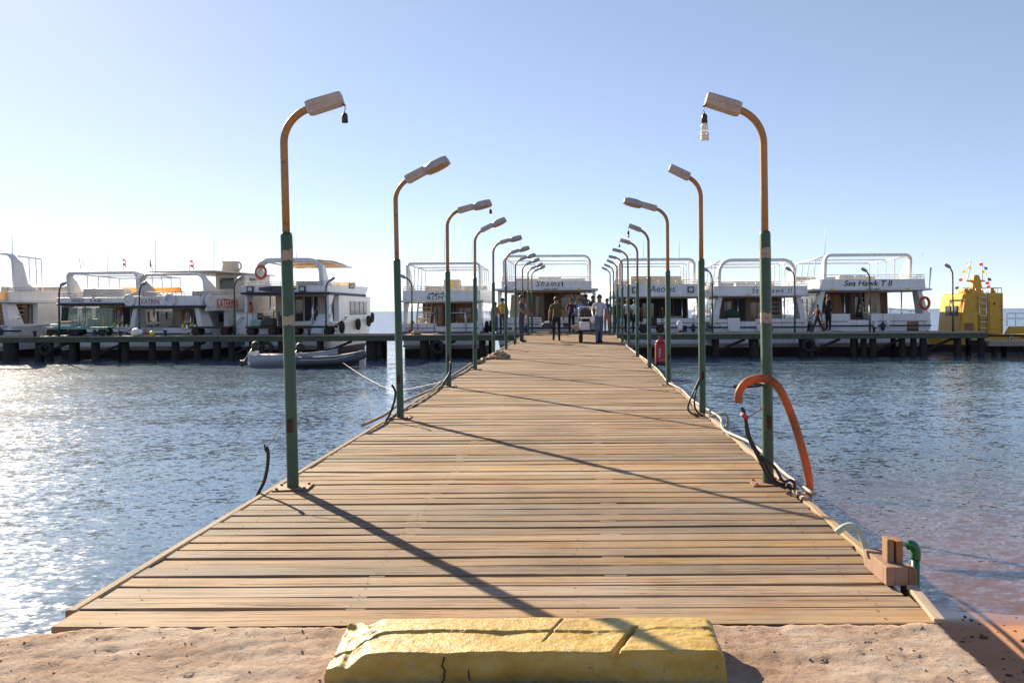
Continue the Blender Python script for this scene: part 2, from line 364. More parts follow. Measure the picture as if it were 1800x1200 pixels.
def sand_mat():
    m,t,b=newmat('red_sand'); L=t.links.new
    geo=N(t,'ShaderNodeNewGeometry'); sx=N(t,'ShaderNodeSeparateXYZ'); L(geo.outputs['Position'],sx.inputs[0])
    n1=N(t,'ShaderNodeTexNoise',Scale=1.5,Detail=8.0,Roughness=.65); L(geo.outputs['Position'],n1.inputs['Vector'])
    c=ramp(t,n1.outputs['Fac'],[(.3,(.34,.15,.07)),(.7,(.44,.215,.11))])
    n2=N(t,'ShaderNodeTexNoise',Scale=90.0,Detail=5.0,Roughness=.7); L(geo.outputs['Position'],n2.inputs['Vector'])
    sp=ramp(t,n2.outputs['Fac'],[(.32,(.6,.55,.5)),(.45,(1,1,1))])
    mu=N(t,'ShaderNodeMix',data_type='RGBA',blend_type='MULTIPLY'); mu.inputs[0].default_value=.7; L(c,mu.inputs[6]); L(sp,mu.inputs[7])
    wet=N(t,'ShaderNodeMapRange'); L(sx.outputs[2],wet.inputs['Value'])
    wet.inputs['From Min'].default_value=WATER+.018; wet.inputs['From Max'].default_value=WATER+.042; wet.inputs['To Min'].default_value=1; wet.inputs['To Max'].default_value=0
    dk=N(t,'ShaderNodeMix',data_type='RGBA',blend_type='MULTIPLY'); L(wet.outputs[0],dk.inputs[0]); L(mu.outputs[2],dk.inputs[6]); dk.inputs[7].default_value=(.62,.6,.6,1)
    L(dk.outputs[2],b.inputs['Base Color'])
    rg=N(t,'ShaderNodeMapRange'); L(wet.outputs[0],rg.inputs['Value']); rg.inputs['To Min'].default_value=.9; rg.inputs['To Max'].default_value=.12; L(rg.outputs[0],b.inputs['Roughness'])
    bs=N(t,'ShaderNodeMapRange'); L(wet.outputs[0],bs.inputs['Value']); bs.inputs['To Min'].default_value=.5; bs.inputs['To Max'].default_value=.05
    bp=N(t,'ShaderNodeBump',Distance=.012); L(n2.outputs['Fac'],bp.inputs['Height']); L(bs.outputs[0],bp.inputs['Strength']); L(bp.outputs[0],b.inputs['Normal'])
    return m
M['sand']=sand_mat()
def water_mat():
    m=bpy.data.materials.new('sea_water'); m.use_nodes=True; t=m.node_tree; t.nodes.clear(); L=t.links.new
    out=N(t,'ShaderNodeOutputMaterial'); geo=N(t,'ShaderNodeNewGeometry')
    sx=N(t,'ShaderNodeSeparateXYZ'); L(geo.outputs['Position'],sx.inputs[0])
    acc=None
    for sc,amp,sy,rot in ((.22,.06,1.6,.3),(1.9,.09,1.5,-.15),(7.5,.23,1.6,.2),(22.0,.18,1.4,0)):
        mp=N(t,'ShaderNodeMapping'); mp.inputs['Scale'].default_value=(sc,sc*sy,sc); mp.inputs['Rotation'].default_value=(0,0,rot); L(geo.outputs['Position'],mp.inputs['Vector'])
        nz=N(t,'ShaderNodeTexNoise',Scale=1.0,Detail=1.5,Roughness=.5); L(mp.outputs[0],nz.inputs['Vector'])
        sb=N(t,'ShaderNodeVectorMath',operation='SUBTRACT'); L(nz.outputs['Color'],sb.inputs[0]); sb.inputs[1].default_value=(.5,.5,.5)
        ml=N(t,'ShaderNodeVectorMath',operation='MULTIPLY'); L(sb.outputs[0],ml.inputs[0]); ml.inputs[1].default_value=(amp*2.0,amp*2.45,0)
        if acc is None: acc=ml.outputs[0]
        else:
            a=N(t,'ShaderNodeVectorMath',operation='ADD'); L(acc,a.inputs[0]); L(ml.outputs[0],a.inputs[1]); acc=a.outputs[0]
    # calmer water close to the beach
    calm=N(t,'ShaderNodeMapRange'); L(sx.outputs[1],calm.inputs['Value']); calm.inputs['From Min'].default_value=5; calm.inputs['From Max'].default_value=16; calm.inputs['To Min'].default_value=.7; calm.inputs['To Max'].default_value=1
    op=N(t,'ShaderNodeMapRange'); L(sx.outputs[1],op.inputs['Value']); op.inputs['From Min'].default_value=43; op.inputs['From Max'].default_value=75; op.inputs['To Min'].default_value=1; op.inputs['To Max'].default_value=3.0
    cm=N(t,'ShaderNodeMath',operation='MULTIPLY'); L(calm.outputs[0],cm.inputs[0]); L(op.outputs[0],cm.inputs[1])
    sc_=N(t,'ShaderNodeVectorMath',operation='SCALE'); L(acc,sc_.inputs[0]); L(cm.outputs[0],sc_.inputs['Scale'])
    up=N(t,'ShaderNodeVectorMath',operation='ADD'); L(sc_.outputs[0],up.inputs[0]); up.inputs[1].default_value=(0,0,1)
    nm=N(t,'ShaderNodeVectorMath',operation='NORMALIZE'); L(up.outputs[0],nm.inputs[0]); nrm=nm.outputs[0]
    gl=N(t,'ShaderNodeBsdfGlossy',Roughness=.03); gl.inputs['Color'].default_value=(1,1,1,1); L(nrm,gl.inputs['Normal'])
    # body colour: open sea is deep blue, the bay greener over sand
    big=N(t,'ShaderNodeTexNoise',Scale=.09,Detail=3.0); L(geo.outputs['Position'],big.inputs['Vector'])
    bay=ramp(t,big.outputs['Fac'],[(.35,(.095,.155,.24)),(.65,(.115,.195,.25))])
    far=N(t,'ShaderNodeMapRange'); L(sx.outputs[1],far.inputs['Value']); far.inputs['From Min'].default_value=30; far.inputs['From Max'].default_value=90
    body=N(t,'ShaderNodeMix',data_type='RGBA'); L(far.outputs[0],body.inputs[0]); L(bay,body.inputs[6]); body.inputs[7].default_value=(.014,.060,.16,1)
    df=N(t,'ShaderNodeBsdfDiffuse'); L(body.outputs[2],df.inputs['Color'])
    tp=N(t,'ShaderNodeBsdfTransparent'); tp.inputs['Color'].default_value=(.80,.84,.86,1)
    dp=N(t,'ShaderNodeMapRange'); lf=N(t,'ShaderNodeMapRange'); L(sx.outputs[0],lf.inputs['Value']); lf.inputs['From Min'].default_value=-2.5; lf.inputs['From Max'].default_value=1.5; lf.inputs['To Min'].default_value=9; lf.inputs['To Max'].default_value=0   # the bed drops away sooner on this side
    yd=N(t,'ShaderNodeMath',operation='ADD'); L(sx.outputs[1],yd.inputs[0]); L(lf.outputs[0],yd.inputs[1]); L(yd.outputs[0],dp.inputs['Value']); dp.inputs['From Min'].default_value=6.6; dp.inputs['From Max'].default_value=20; dp.interpolation_type='SMOOTHSTEP'
    ba=N(t,'ShaderNodeMixShader'); L(dp.outputs[0],ba.inputs[0]); L(tp.outputs[0],ba.inputs[1]); L(df.outputs[0],ba.inputs[2])
    dt=N(t,'ShaderNodeVectorMath',operation='DOT_PRODUCT'); L(geo.outputs['Incoming'],dt.inputs[0]); L(nrm,dt.inputs[1])
    ab=N(t,'ShaderNodeMath',operation='ABSOLUTE'); L(dt.outputs['Value'],ab.inputs[0])
    om=N(t,'ShaderNodeMath',operation='SUBTRACT',use_clamp=True); om.inputs[0].default_value=1; L(ab.outputs[0],om.inputs[1])
    pw=N(t,'ShaderNodeMath',operation='POWER'); L(om.outputs[0],pw.inputs[0]); pw.inputs[1].default_value=5
    fr=N(t,'ShaderNodeMath',operation='MULTIPLY_ADD',use_clamp=True); L(pw.outputs[0],fr.inputs[0]); fr.inputs[1].default_value=.98; fr.inputs[2].default_value=.02
    ms=N(t,'ShaderNodeMixShader'); L(fr.outputs[0],ms.inputs[0]); L(ba.outputs[0],ms.inputs[1]); 
    g2=N(t,'ShaderNodeBsdfGlossy',Roughness=.17); L(nrm,g2.inputs['Normal']); gm=N(t,'ShaderNodeMixShader'); gm.inputs[0].default_value=.2; L(gl.outputs[0],gm.inputs[1]); L(g2.outputs[0],gm.inputs[2])
    L(gm.outputs[0],ms.inputs[2])
    L(ms.outputs[0],out.inputs['Surface']); return m
M['water']=water_mat()

def text(name,s,parent,loc,h,mat,width=None,shear=0,rot=(PI/2,0,0),bold=0.0,space=1.0):
    """lettering h high, its left end and baseline at loc"""
    c=bpy.data.curves.new(name,'FONT'); c.body=s; c.size=1; c.shear=shear; c.offset=bold; c.space_character=space; c.extrude=.004; c.resolution_u=3
    o=bpy.data.objects.new(name,c); COL.objects.link(o)
    dg=bpy.context.evaluated_depsgraph_get(); me=bpy.data.meshes.new_from_object(o.evaluated_get(dg)); bpy.data.objects.remove(o); bpy.data.curves.remove(c)
    xs=[v.co.x for v in me.vertices]; ys=[v.co.y for v in me.vertices]
    sy=h/(max(ys)-min(ys)); sx=(width/(max(xs)-min(xs))) if width else sy
    x0,y0=min(xs),min(ys)
    for v in me.vertices: v.co=((v.co.x-x0)*sx,(v.co.y-y0)*sy,v.co.z)
    me.materials.clear(); me.materials.append(mat)
    o=put(name,me,parent); o.location=loc; o.rotation_euler=rot; return o

# ================================================================== the setting
def grid_mesh(name,xs,ys,zf,mat):
    nx,ny=len(xs),len(ys)
    vs=[(x,y,zf(x,y)) for y in ys for x in xs]
    fs=[(j*nx+i,j*nx+i+1,(j+1)*nx+i+1,(j+1)*nx+i) for j in range(ny-1) for i in range(nx-1)]
    mb=MB(); mb.add(vs,fs,True); return put(name,mb.mesh(name,mat,False))
def steps(*segs):
    out=[]
    for a,b,n in segs: out+=[a+(b-a)*i/n for i in range(n)]
    out.append(segs[-1][1]); return out
def smooth(t): t=max(0,min(1,t)); return t*t*(3-2*t)

# sea
sea=MB(); sea.add([(-25000,-60,WATER),(25000,-60,WATER),(25000,32000,WATER),(-25000,32000,WATER)],[(0,1,2,3)])
struct(put('sea_water',sea.mesh('sea_water',M['water'],False)))
# sand: beach and sea bed in one sheet
def shore(x): return 3.0+3.55*smooth((x+2.6)/3.4)+.12*math.sin(x*1.3)+.05*math.sin(x*3.1+1)
def sand_z(x,y):
    d=y-shore(x)
    z=WATER-(.045*d if d>0 else .085*d)
    z-=1.1*smooth((1.2-x)/3.5)*smooth(d/1.5); z=max(z,-4.5); z=min(z,-.15)
    return z+.02*noise.noise((x*.9,y*.9,0))+.006*noise.noise((x*5,y*5,3))
struct(grid_mesh('sand_ground',steps((-400,-20,8),(-20,0,24),(0,12,110),(12,40,28),(40,400,8)),steps((-300,-8,8),(-8,3,20),(3,9,70),(9,60,30)),sand_z,M['sand']))
# quay of rough concrete
def quay_edge(x): return 3.80-max(0,-2.25-x)*.30-.03*noise.noise((x*3,0,0))
def quay_z(x,u):
    """u 0..1 is the walkable slab, 1..2 its broken lip dropping to the sand"""
    return 0
qx=steps((-14,-3,16),(-3,1.9,230),(1.9,2.5,14)); qv=steps((-8,2.7,14),(2.7,3.80,52))
def qpos(x,y):
    e=quay_edge(x); yy=y if y<2.7 else 2.7+(y-2.7)*(e-2.7)/1.1
    z=.026+.010*noise.noise((x*3.1,yy*3.7,0))+.010*noise.noise((x*8,yy*15,2))+.010*abs(noise.noise((x*13,yy*26,5)))+.007*noise.noise((x*24,yy*40,5))+.004*noise.noise((x*50,yy*70,8))
    c=noise.noise((x*6+9,yy*9,7))
    if c>.34: z-=.007*min(1,(c-.34)*6)
    r=1.66+.05*noise.noise((yy*2.2,4,0))+.03*noise.noise((yy*8,1,0)) + max(0,3.3-yy)*.03
    d=x-r
    if d>0: z-=min(.95,1.1*d+3.0*d*d) if d<.5 else .95
    z+=.010*smooth((yy-3.3)/.4)
    z=max(z,-.95)
    return (x,yy,z)
mb=MB(); nx=len(qx); vs=[qpos(x,y) for y in qv for x in qx]
fs=[(j*nx+i,j*nx+i+1,(j+1)*nx+i+1,(j+1)*nx+i) for j in range(len(qv)-1) for i in range(nx-1)]
o=len(vs); last=(len(qv)-1)*nx
vs+=[(vs[last+i][0],vs[last+i][1]+.02,-1.3) for i in range(nx)]
fs+=[(last+i,last+i+1,o+i+1,o+i) for i in range(nx-1)]
mb.add(vs,fs,True); struct(mb.build('quay_pavement',M['quay']))
# pebbles and sea litter on the wet sand: nobody could count it
mb=MB()
for i in range(520):
    x=RND.uniform(1.9,6.2); y=RND.uniform(4.2,6.6)-abs(RND.gauss(0,.12)); s=RND.choice((.006,.008,.01,.014,.02))*RND.uniform(.6,1.3)
    z=sand_z(x,y)
    if z<WATER+.01: continue
    mb.ell((x,y,z+s*.15),(s*1.5,s,s*.5),5,3,Matrix.Rotation(RND.uniform(0,6),3,'Z'))
pb=mb.build('pebbles',paint('dark_pebble',(.12,.065,.04),(.07,.035,.025),.8,0,20)); pb['kind']='stuff'
pb['label']='dark pebbles and sea litter scattered on the wet sand'

mb=MB()
for i in range(700):
    x=RND.uniform(-2.75,1.6); y=RND.uniform(2.75,3.78); s_=RND.choice((.0015,.002,.002,.0025,.003,.004,.006))*RND.uniform(.7,1.3)
    x,y,z=qpos(x,y); mb.ell((x,y,z+s_*.2),(s_*1.4,s_,s_*.7),5,3,Matrix.Rotation(RND.uniform(0,6),3,'Z'))
gr=mb.build('grit',paint('grit_stone',(.36,.25,.18),(.22,.14,.095),.9,0,40)); gr['kind']='stuff'; gr['label']='loose grit and stone crumbs on the quay'
# ------------------------------------------------------------------ the wooden pier
PL,PR,P0,P1=-2.47,1.68,3.82,44.2
pier=thing('wooden_pier','long weathered plank pier running from the shore between two rows of lamp posts','pier')
pier.rotation_euler=(SLOPE,0,0)
def plank_mesh(w,k,L):
    r=random.Random(100+k); n=6; mb=MB(); secs=[]
    e0=[r.uniform(-.004,.004) for _ in range(n+1)]; e1=[r.uniform(-.004,.004) for _ in range(n+1)]; zz=[r.uniform(-.003,.003) for _ in range(n+1)]
    for i in range(n+1):
        x=-L/2+L*i/n; ch=.005
        secs.append([(x,-w/2+e0[i],-.04+zz[i]),(x,w/2+e1[i],-.04+zz[i]),(x,w/2+e1[i],-ch+zz[i]),(x,w/2-ch+e1[i],zz[i]),(x,-w/2+ch+e0[i],zz[i]),(x,-w/2+e0[i],-ch+zz[i])])
    mb.loft(secs,smooth=False); mb.mi=1
    for jx_ in (-2.25,-1.13,0.0,1.45):
        for sy in (-.3,.3):
            if r.random()<.85:
                cx=jx_-(PL+PR)/2+r.uniform(-.02,.02); cy=sy*w+r.uniform(-.012,.012); rr_=r.uniform(.004,.007)
                mb.add([(cx+rr_*math.cos(a),cy+rr_*math.sin(a),.0042) for a in [PI*q/3 for q in range(6)]],[(0,1,2,3,4,5)])
    return mb.mesh('plank',[M['plank'],M['rust']])
PM=[]
for k in range(14):
    w=.146+RND.uniform(-.014,.016); PM.append((w,plank_mesh(w,k,PR-PL)))
first=(.205,plank_mesh(.205,50,PR-PL))
SPM=MB().box((0,0,0),(1,1,1)).mesh('spacer',M['plank'])
y=P0; i=0
while y<P1:
    w_,me=first if i==0 else PM[RND.randrange(14)]
    gap=RND.choice((.012,.016,.020,.024)) if y<14 else RND.uniform(.010,.022)
    p=put('plank',me,pier); p.location=((PL+PR)/2+RND.uniform(-.02,.02),y+w_/2,RND.uniform(-.004,.003)); p.rotation_euler=(RND.gauss(0,.008),RND.gauss(0,.0007),RND.gauss(0,.0012))
    if i<64:
        for xs in (-1.13,.23):
            if RND.random()<.85:
                q=put('spacer',SPM,pier); q.scale=(RND.uniform(.07,.15),gap+.004,.03); q.location=(xs+RND.uniform(-.03,.03),y+w_+gap/2,-.0165)
    y+=w_+gap; i+=1
for x in (-2.25,-1.13,0.0,1.45):
    MB().bx(x-.05,x+.05,P0+.1,P1,-.22,-.05).build('joist',M['piling'],pier)
for x,a,b,top in ((PL-.02,4.02,11.0,.008),(PL-.03,11.02,19.0,.010),(PL-.05,19.03,28.0,.02),(PL-.05,28.05,39.8,.02),
                  (PR+.05,6.2,12.2,.02),(PR+.055,12.25,20,.02),(PR+.05,20.05,30,.02),(PR+.05,30.1,39.8,.02),(PR+.045,4.72,6.15,.012)):
    n=8; r=random.Random(int(a*10)); secs=[]
    for k in range(n+1):
        yy=a+(b-a)*k/n; j=r.uniform(-.008,.008)
        secs.append([(x-.03+j,yy,-.2),(x+.03+j,yy,-.2),(x+.03+j,yy,top-.008+j*.6),(x+.018+j,yy,top+j*.6),(x-.022+j,yy,top+j*.6),(x-.03+j,yy,top-.008)])
    MB().loft(secs,smooth=False).build('edge_beam',M['trim'],pier)
# loose trim board lying askew at the shore end
MB().bar((PR+.055,4.27,.014),(PR-.005,3.80,.016),.055,.024).build('loose_board',M['trim'],pier,.006)
for yy in steps((7.5,39,9)):
    for x in (PL+.2,PR-.2):
        MB().cyl((x,yy,-3.2),(x,yy,-.06),.11,10).build('pile',M['piling'],pier)
    MB().bx(PL+.05,PR-.05,yy-.07,yy+.07,-.36,-.225).build('crossbeam',M['piling'],pier)

# ------------------------------------------------------------------ the jetty across the end
JY0,JY1,JZ=40.3,43.0,.34
jetty=thing('jetty','dark timber jetty across the water that the yachts are moored to','jetty')
def jetty_deck(x0,x1):
    mb=MB(); x=x0
    while x<x1:
        w_=RND.uniform(.15,.19); mb.bx(x,min(x+w_-.012,x1),JY0-.06,JY1,JZ-.045,JZ+RND.uniform(-.006,.008)); x+=w_
    d=mb.build('deck',M['jetty_deck'],jetty); d['kind']='stuff'
jetty_deck(-36,PL-.12); jetty_deck(PR+.12,20.2)
for a,b in ((-36,-24.1),(-24.08,-14),(-13.98,PL-.12),(PR+.12,10.4),(10.42,20.2)):
    MB().bx(a,b,JY0-.02,JY0+.12,JZ-.30,JZ-.05).build('fascia_beam',M['jetty_beam'],jetty,.01)
    MB().bx(a,b,JY1-.16,JY1-.02,JZ-.30,JZ-.05).build('fascia_beam',M['jetty_beam'],jetty)
pp=[(12,24),(60,12),(78,13),(120,12),(160,14),(214,13),(262,12),(300,13),(340,12),(376,12),(402,11),(452,12),(490,12),(560,12),(648,19),(664,10),(745,16),(758,12),(846,12),(1258,13),(1329,18),(1415,16),(1428,12),(1505,11),(1521,11),(1538,12),(1591,11),(1611,11),(1628,13),(1690,13),(1730,12)]
for k,(px,wp) in enumerate(pp):
    x=(px-1015)*JY0/F; r=wp*JY0/F/2
    yy=JY0+.28+RND.uniform(0,.12)
    MB().tube([(x,yy,-3.5),(x+RND.uniform(-.05,.05),yy,JZ-.05)],r,9).build('pile',M['piling'],jetty)
    if k%2==0:
        MB().cyl((x+.25,JY1-.5,-3.5),(x+.25,JY1-.5,JZ-.05),.14,8).build('pile',M['piling'],jetty)
    if k%3==1: MB().bar((x,yy-.02,-.6),(x+1.5,yy+.1,JZ-.32),.09,.12).build('brace',M['piling'],jetty)
for px in (82,470,770,1420): MB().torus(((px-1015)*JY0/F,JY0-.1,-.28),.26,.09,(0,1,0)).build('tyre_fender',M['wheel'],jetty)
# bollards and cleats on the jetty edge
for k,px in enumerate((54,205,285,540,1540)):
    b=MB(); x=(px-1015)*JY0/F; b.cyl((0,0,0),(0,0,.22),.06,10); b.cyl((0,0,.22),(0,0,.27),.1,10)
    b.build('bollard',M['piling'],jetty).location=(x,JY0+.3,JZ)
# low landing stage beyond the jetty's end
ls=thing('landing_stage','low concrete landing stage beside the yellow boat, past the jetty end','landing stage',(20.2,40.2,0))
MB().bx(0,14,0,2.4,-.36,-.12).build('slab',paint('pale_concrete',(.36,.27,.2),(.28,.2,.15),.9,0,4,.3),ls,.02)
for x in (.5,3,5.5,8,11): MB().cyl((x,.5,-3.5),(x,.5,-.37),.14,9).build('pile',M['piling'],ls)
for x in (1.7,4.2,6.8): MB().cyl((x,1.9,-3.5),(x,1.9,-.37),.14,9).build('pile',M['piling'],ls)

# ================================================================== lamp posts
def neck_mesh():
    mb=MB(); secs=[]
    for x,w,z0,z1 in ((0,.06,-.052,.042),(.03,.068,-.056,.048),(.27,.072,-.042,.054),(.295,.068,-.038,.05)):
        secs.append([(x,-w,z0),(x,w,z0),(x,w,z1-.02),(x,w*.8,z1),(x,-w*.8,z1),(x,-w,z1-.02)])
    mb.loft(secs,smooth=False)
    for i in range(9): mb.bx(.03+i*.03,.033+i*.03,-.0745,.0745,-.038,.04)      # moulded ribs
    mb.bx(.01,.285,-.0752,.0752,-.002,.003); return mb.mesh('neck',M['housing'])
def cover_mesh():
    mb=MB(); secs=[]
    for x,w,h in ((.26,.07,.045),(.28,.10,.085),(.40,.108,.105),(.54,.105,.10),(.60,.09,.085),(.615,.07,.03)):
        secs.append([(x,w*math.cos(a)*(1 if abs(math.cos(a))<.95 else 1),-.045+(h+.02)*max(0,math.sin(a))) for a in [PI*k/10 for k in range(11)]])
    mb.loft(secs,closed=True); return mb.mesh('cover',M['housing_top'])
def lens_mesh():
    mb=MB(); secs=[]
    for x,w,h in ((.275,.08,.01),(.31,.104,.03),(.42,.112,.038),(.54,.108,.03),(.618,.085,.01)):
        secs.append([(x,w*math.cos(a),-.047-h*max(0,math.sin(a))) for a in [PI*k/10 for k in range(11)]])
    mb.loft(secs,closed=True); return mb.mesh('lens',M['lens'])
LM={'neck':neck_mesh(),'cover':cover_mesh(),'lens':lens_mesh()}
mb=MB(); mb.tube([(0,0,0),(0,0,.02),(0,0,2.06),(0,0,2.085)],[.049,.0465,.0465,.04],14); LM['lower']=mb.mesh('lower_tube',M['green'])
def upper(z0,rr,slope):
    pts=[(0,0,1.95),(0,0,2.4),(0,0,z0)]
    for k in range(1,11):
        a=PI-(PI/2-slope)*k/10; pts.append((rr+rr*math.cos(a),0,z0+rr*math.sin(a)))
    return pts
mb=MB(); mb.bx(-.14,.14,-.11,.11,0,.012)
for sx in (-1,1):
    for sy in (-1,1): mb.cyl((sx*.11,sy*.08,.012),(sx*.11,sy*.08,.026),.011,6)
LM['base']=mb.mesh('base_plate',M['rustwood'])
mb=MB(); mb.bx(-.022,.022,-.052,-.044,0,.11); LM['hatch']=mb.mesh('hatch',M['rust'])
def bulb(kind):
    mb=MB(); mats=[M['dark_plastic'],M['bulb']]
    mb.tube([(0,0,0),(.006,0,-.03),(-.004,0,-.06)],.0035,5); mb.tube([(0,0,-.06),(0,0,-.075),(0,0,-.14)],[.012,.024,.026],10)
    if kind=='spiral':
        mb.mi=1; mb.tube([(0,0,-.14),(0,0,-.16),(0,0,-.19),(0,0,-.2)],[.024,.03,.03,.016],10)
        mb.tube([(.028*math.cos(a),.028*math.sin(a),-.215-.0095*a/PI) for a in [k*.5 for k in range(44)]],.009,6)
    elif kind=='pear':
        mb.mi=1; mb.ell((0,0,-.18),(.032,.032,.045))
    return mb,mats
LAMP=[]
def lamp(label,x,y,side,full=True,dangle=None,band=False,yaw=0,lean=(0,0),slope=15,z0=2.88,group='lamp posts along the wooden pier'):
    t=thing('lamp_post',label,'lamp post',(x,y,dz(y)),0,group)
    t.rotation_euler=(lean[1],lean[0],(PI if side>0 else 0)+rad(yaw)); f=-1 if side>0 else 1
    put('base_plate',LM['base'],t); put('lower_tube',LM['lower'],t)
    rr=.30; sl=rad(slope); pts=upper(z0,rr,sl)
    MB().tube(pts,.031,12).build('upper_tube',M['ochre'],t)
    h=put('hatch',LM['hatch'],t); h.location=(0,0,.46); h.rotation_euler=(0,0,PI if side>0 else 0)
    e=pts[-1]
    hd=put('lamp_head',LM['neck'],t); hd.location=(e[0]-.03,0,e[2]); hd.rotation_euler=(0,-sl,0)
    if full:
        put('cover',LM['cover'],hd); put('lens',LM['lens'],hd)
    if dangle:
        b,mats=bulb(dangle); b=b.build('bulb_holder',mats,t)
        L=.60 if full else .31
        b.location=(e[0]-.03+L*math.cos(sl),0,e[2]+L*math.sin(sl)-.06)
        MB().bar((-.06,0,.03),(.012,0,0),.012,.008).build('bracket',M['dark_plastic'],b)
    if band:
        for z,hh in ((1.86,.085),(1.33,.08)):
            m=MB(); n=18; vs=[]
            for k in range(n):
                a=2*PI*k/n
                vs+=[(.0482*math.cos(a),.0482*math.sin(a),z+RND.uniform(-.008,.008)),(.0482*math.cos(a),.0482*math.sin(a),z+hh+RND.uniform(-.012,.012))]
            m.add(vs,[(2*k,2*((k+1)%n),2*((k+1)%n)+1,2*k+1) for k in range(n)],True); m.build('peeled_band',M['peel'],t)
    return t
ordw=['first','second','third','fourth','fifth','sixth','seventh','eighth','ninth','tenth']
lspec=[(6.69,False,'holder',True,4,15),(10.75,True,None,False,0,24),(14.8,True,'wire',False,0,13),(18.6,True,None,False,0,25),(22.7,True,None,False,0,14),(26.7,True,None,False,0,16),(30.7,True,None,False,0,18),(34.7,True,None,False,0,22),(38.7,True,None,False,0,24),(42.0,True,None,False,0,26)]
llab=['nearest lamp post by the dinghies, headless box and empty bulb socket dangling',
 'second lamp post from shore on the dinghy side, complete hooded lamp head tilted up',
 'third lamp post from shore on the dinghy side, small wire dangling under its head']
for k,(y,full,dn,band,yaw,sl) in enumerate(lspec):
    lab=llab[k] if k<3 else ordw[k]+' lamp post from shore in the row beside the dinghies and rope coil'
    lamp(lab,-2.33,y,-1,full,dn,band,yaw+RND.uniform(-3,3),(rad([-1.2,-1.0,-.3,.2,.1,0,.3,.2,0,0][k]),0),sl,2.81 if k==0 else 2.88+RND.uniform(-.03,.03))
rspec=[(6.77,1.57,False,'spiral',True,0,16),(11.05,1.68,False,'stub',False,0,24),(14.9,1.65,True,None,False,0,14),(18.9,1.66,False,'pear',False,0,20),(22.8,1.66,False,'wire',False,0,14),(26.8,1.68,False,None,False,0,12),(30.8,1.68,False,None,False,0,10),(34.4,1.69,False,None,False,0,22),(38.5,1.70,False,None,False,0,20),(42,1.70,False,None,False,0,22)]
rlab=['nearest lamp post beside the orange hose, spiral bulb hanging from its broken head',
 'second lamp post from shore on the hose side, broken head without cover',
 'third lamp post from shore on the hose side, complete hooded lamp head',
 'fourth lamp post from shore on the hose side, pear bulb hanging from it']
for k,(y,x,full,dn,band,yaw,sl) in enumerate(rspec):
    lab=rlab[k] if k<4 else ordw[k]+' lamp post from shore in the row beside the red extinguisher'
    lamp(lab,x,y,1,full,None if dn=='stub' else dn,band,yaw+RND.uniform(-3,3),(rad([.5,.2,.1,.3,-.3,.5,-.2,.4,0,.3][k]),0),sl,2.81 if k==0 else 2.90+RND.uniform(-.03,.03))

# small rusty lamps on the jetty
def jlamp(px,top,head_px,label,flip=1):
    x=(px-1015)*40.8/F; H=(590-top)*40.8/F
    t=thing('jetty_lamp',label,'lamp post',(x,40.8,JZ),0,'small lamp posts on the jetty')
    MB().cyl((0,0,0),(0,0,1.5),.05,8).build('lower_tube',M['green'],t)
    pts=[(0,0,1.4),(0,0,H-.5),(.06*flip,-.05,H-.22),(.22*flip,-.16,H-.03),(.32*flip,-.22,H+.02)]
    MB().tube(curve_pts(pts,4),.035,7).build('upper_tube',M['rust'],t)
    MB().ell((.38*flip,-.28,H+.04),(.2,.12,.085),10,6,Matrix.Rotation(rad(-30*flip),3,'Y')).build('lamp_head',M['housing_top'],t)
for px,top,fl,lab in ((104,500,1,'small jetty lamp beside the green cage trolley'),(245,500,1,'small jetty lamp in front of the yacht with the life rings'),
    (412,492,1,'small jetty lamp before the yacht with red side lettering'),(573,494,1,'small jetty lamp before the yacht hung with tyres'),
    (724,490,-1,'small jetty lamp before the yacht with the wooden cabin wall'),(1252,480,-1,'small jetty lamp between the two yachts with black lettering on grey shade'),
    (1397,480,-1,'small jetty lamp before the yacht holding the green net'),(1529,482,-1,'small jetty lamp before the wide yacht beside the yellow boat'),(1675,476,-1,'small jetty lamp in front of the yellow boat')):
    jlamp(px,top,0,lab,fl)

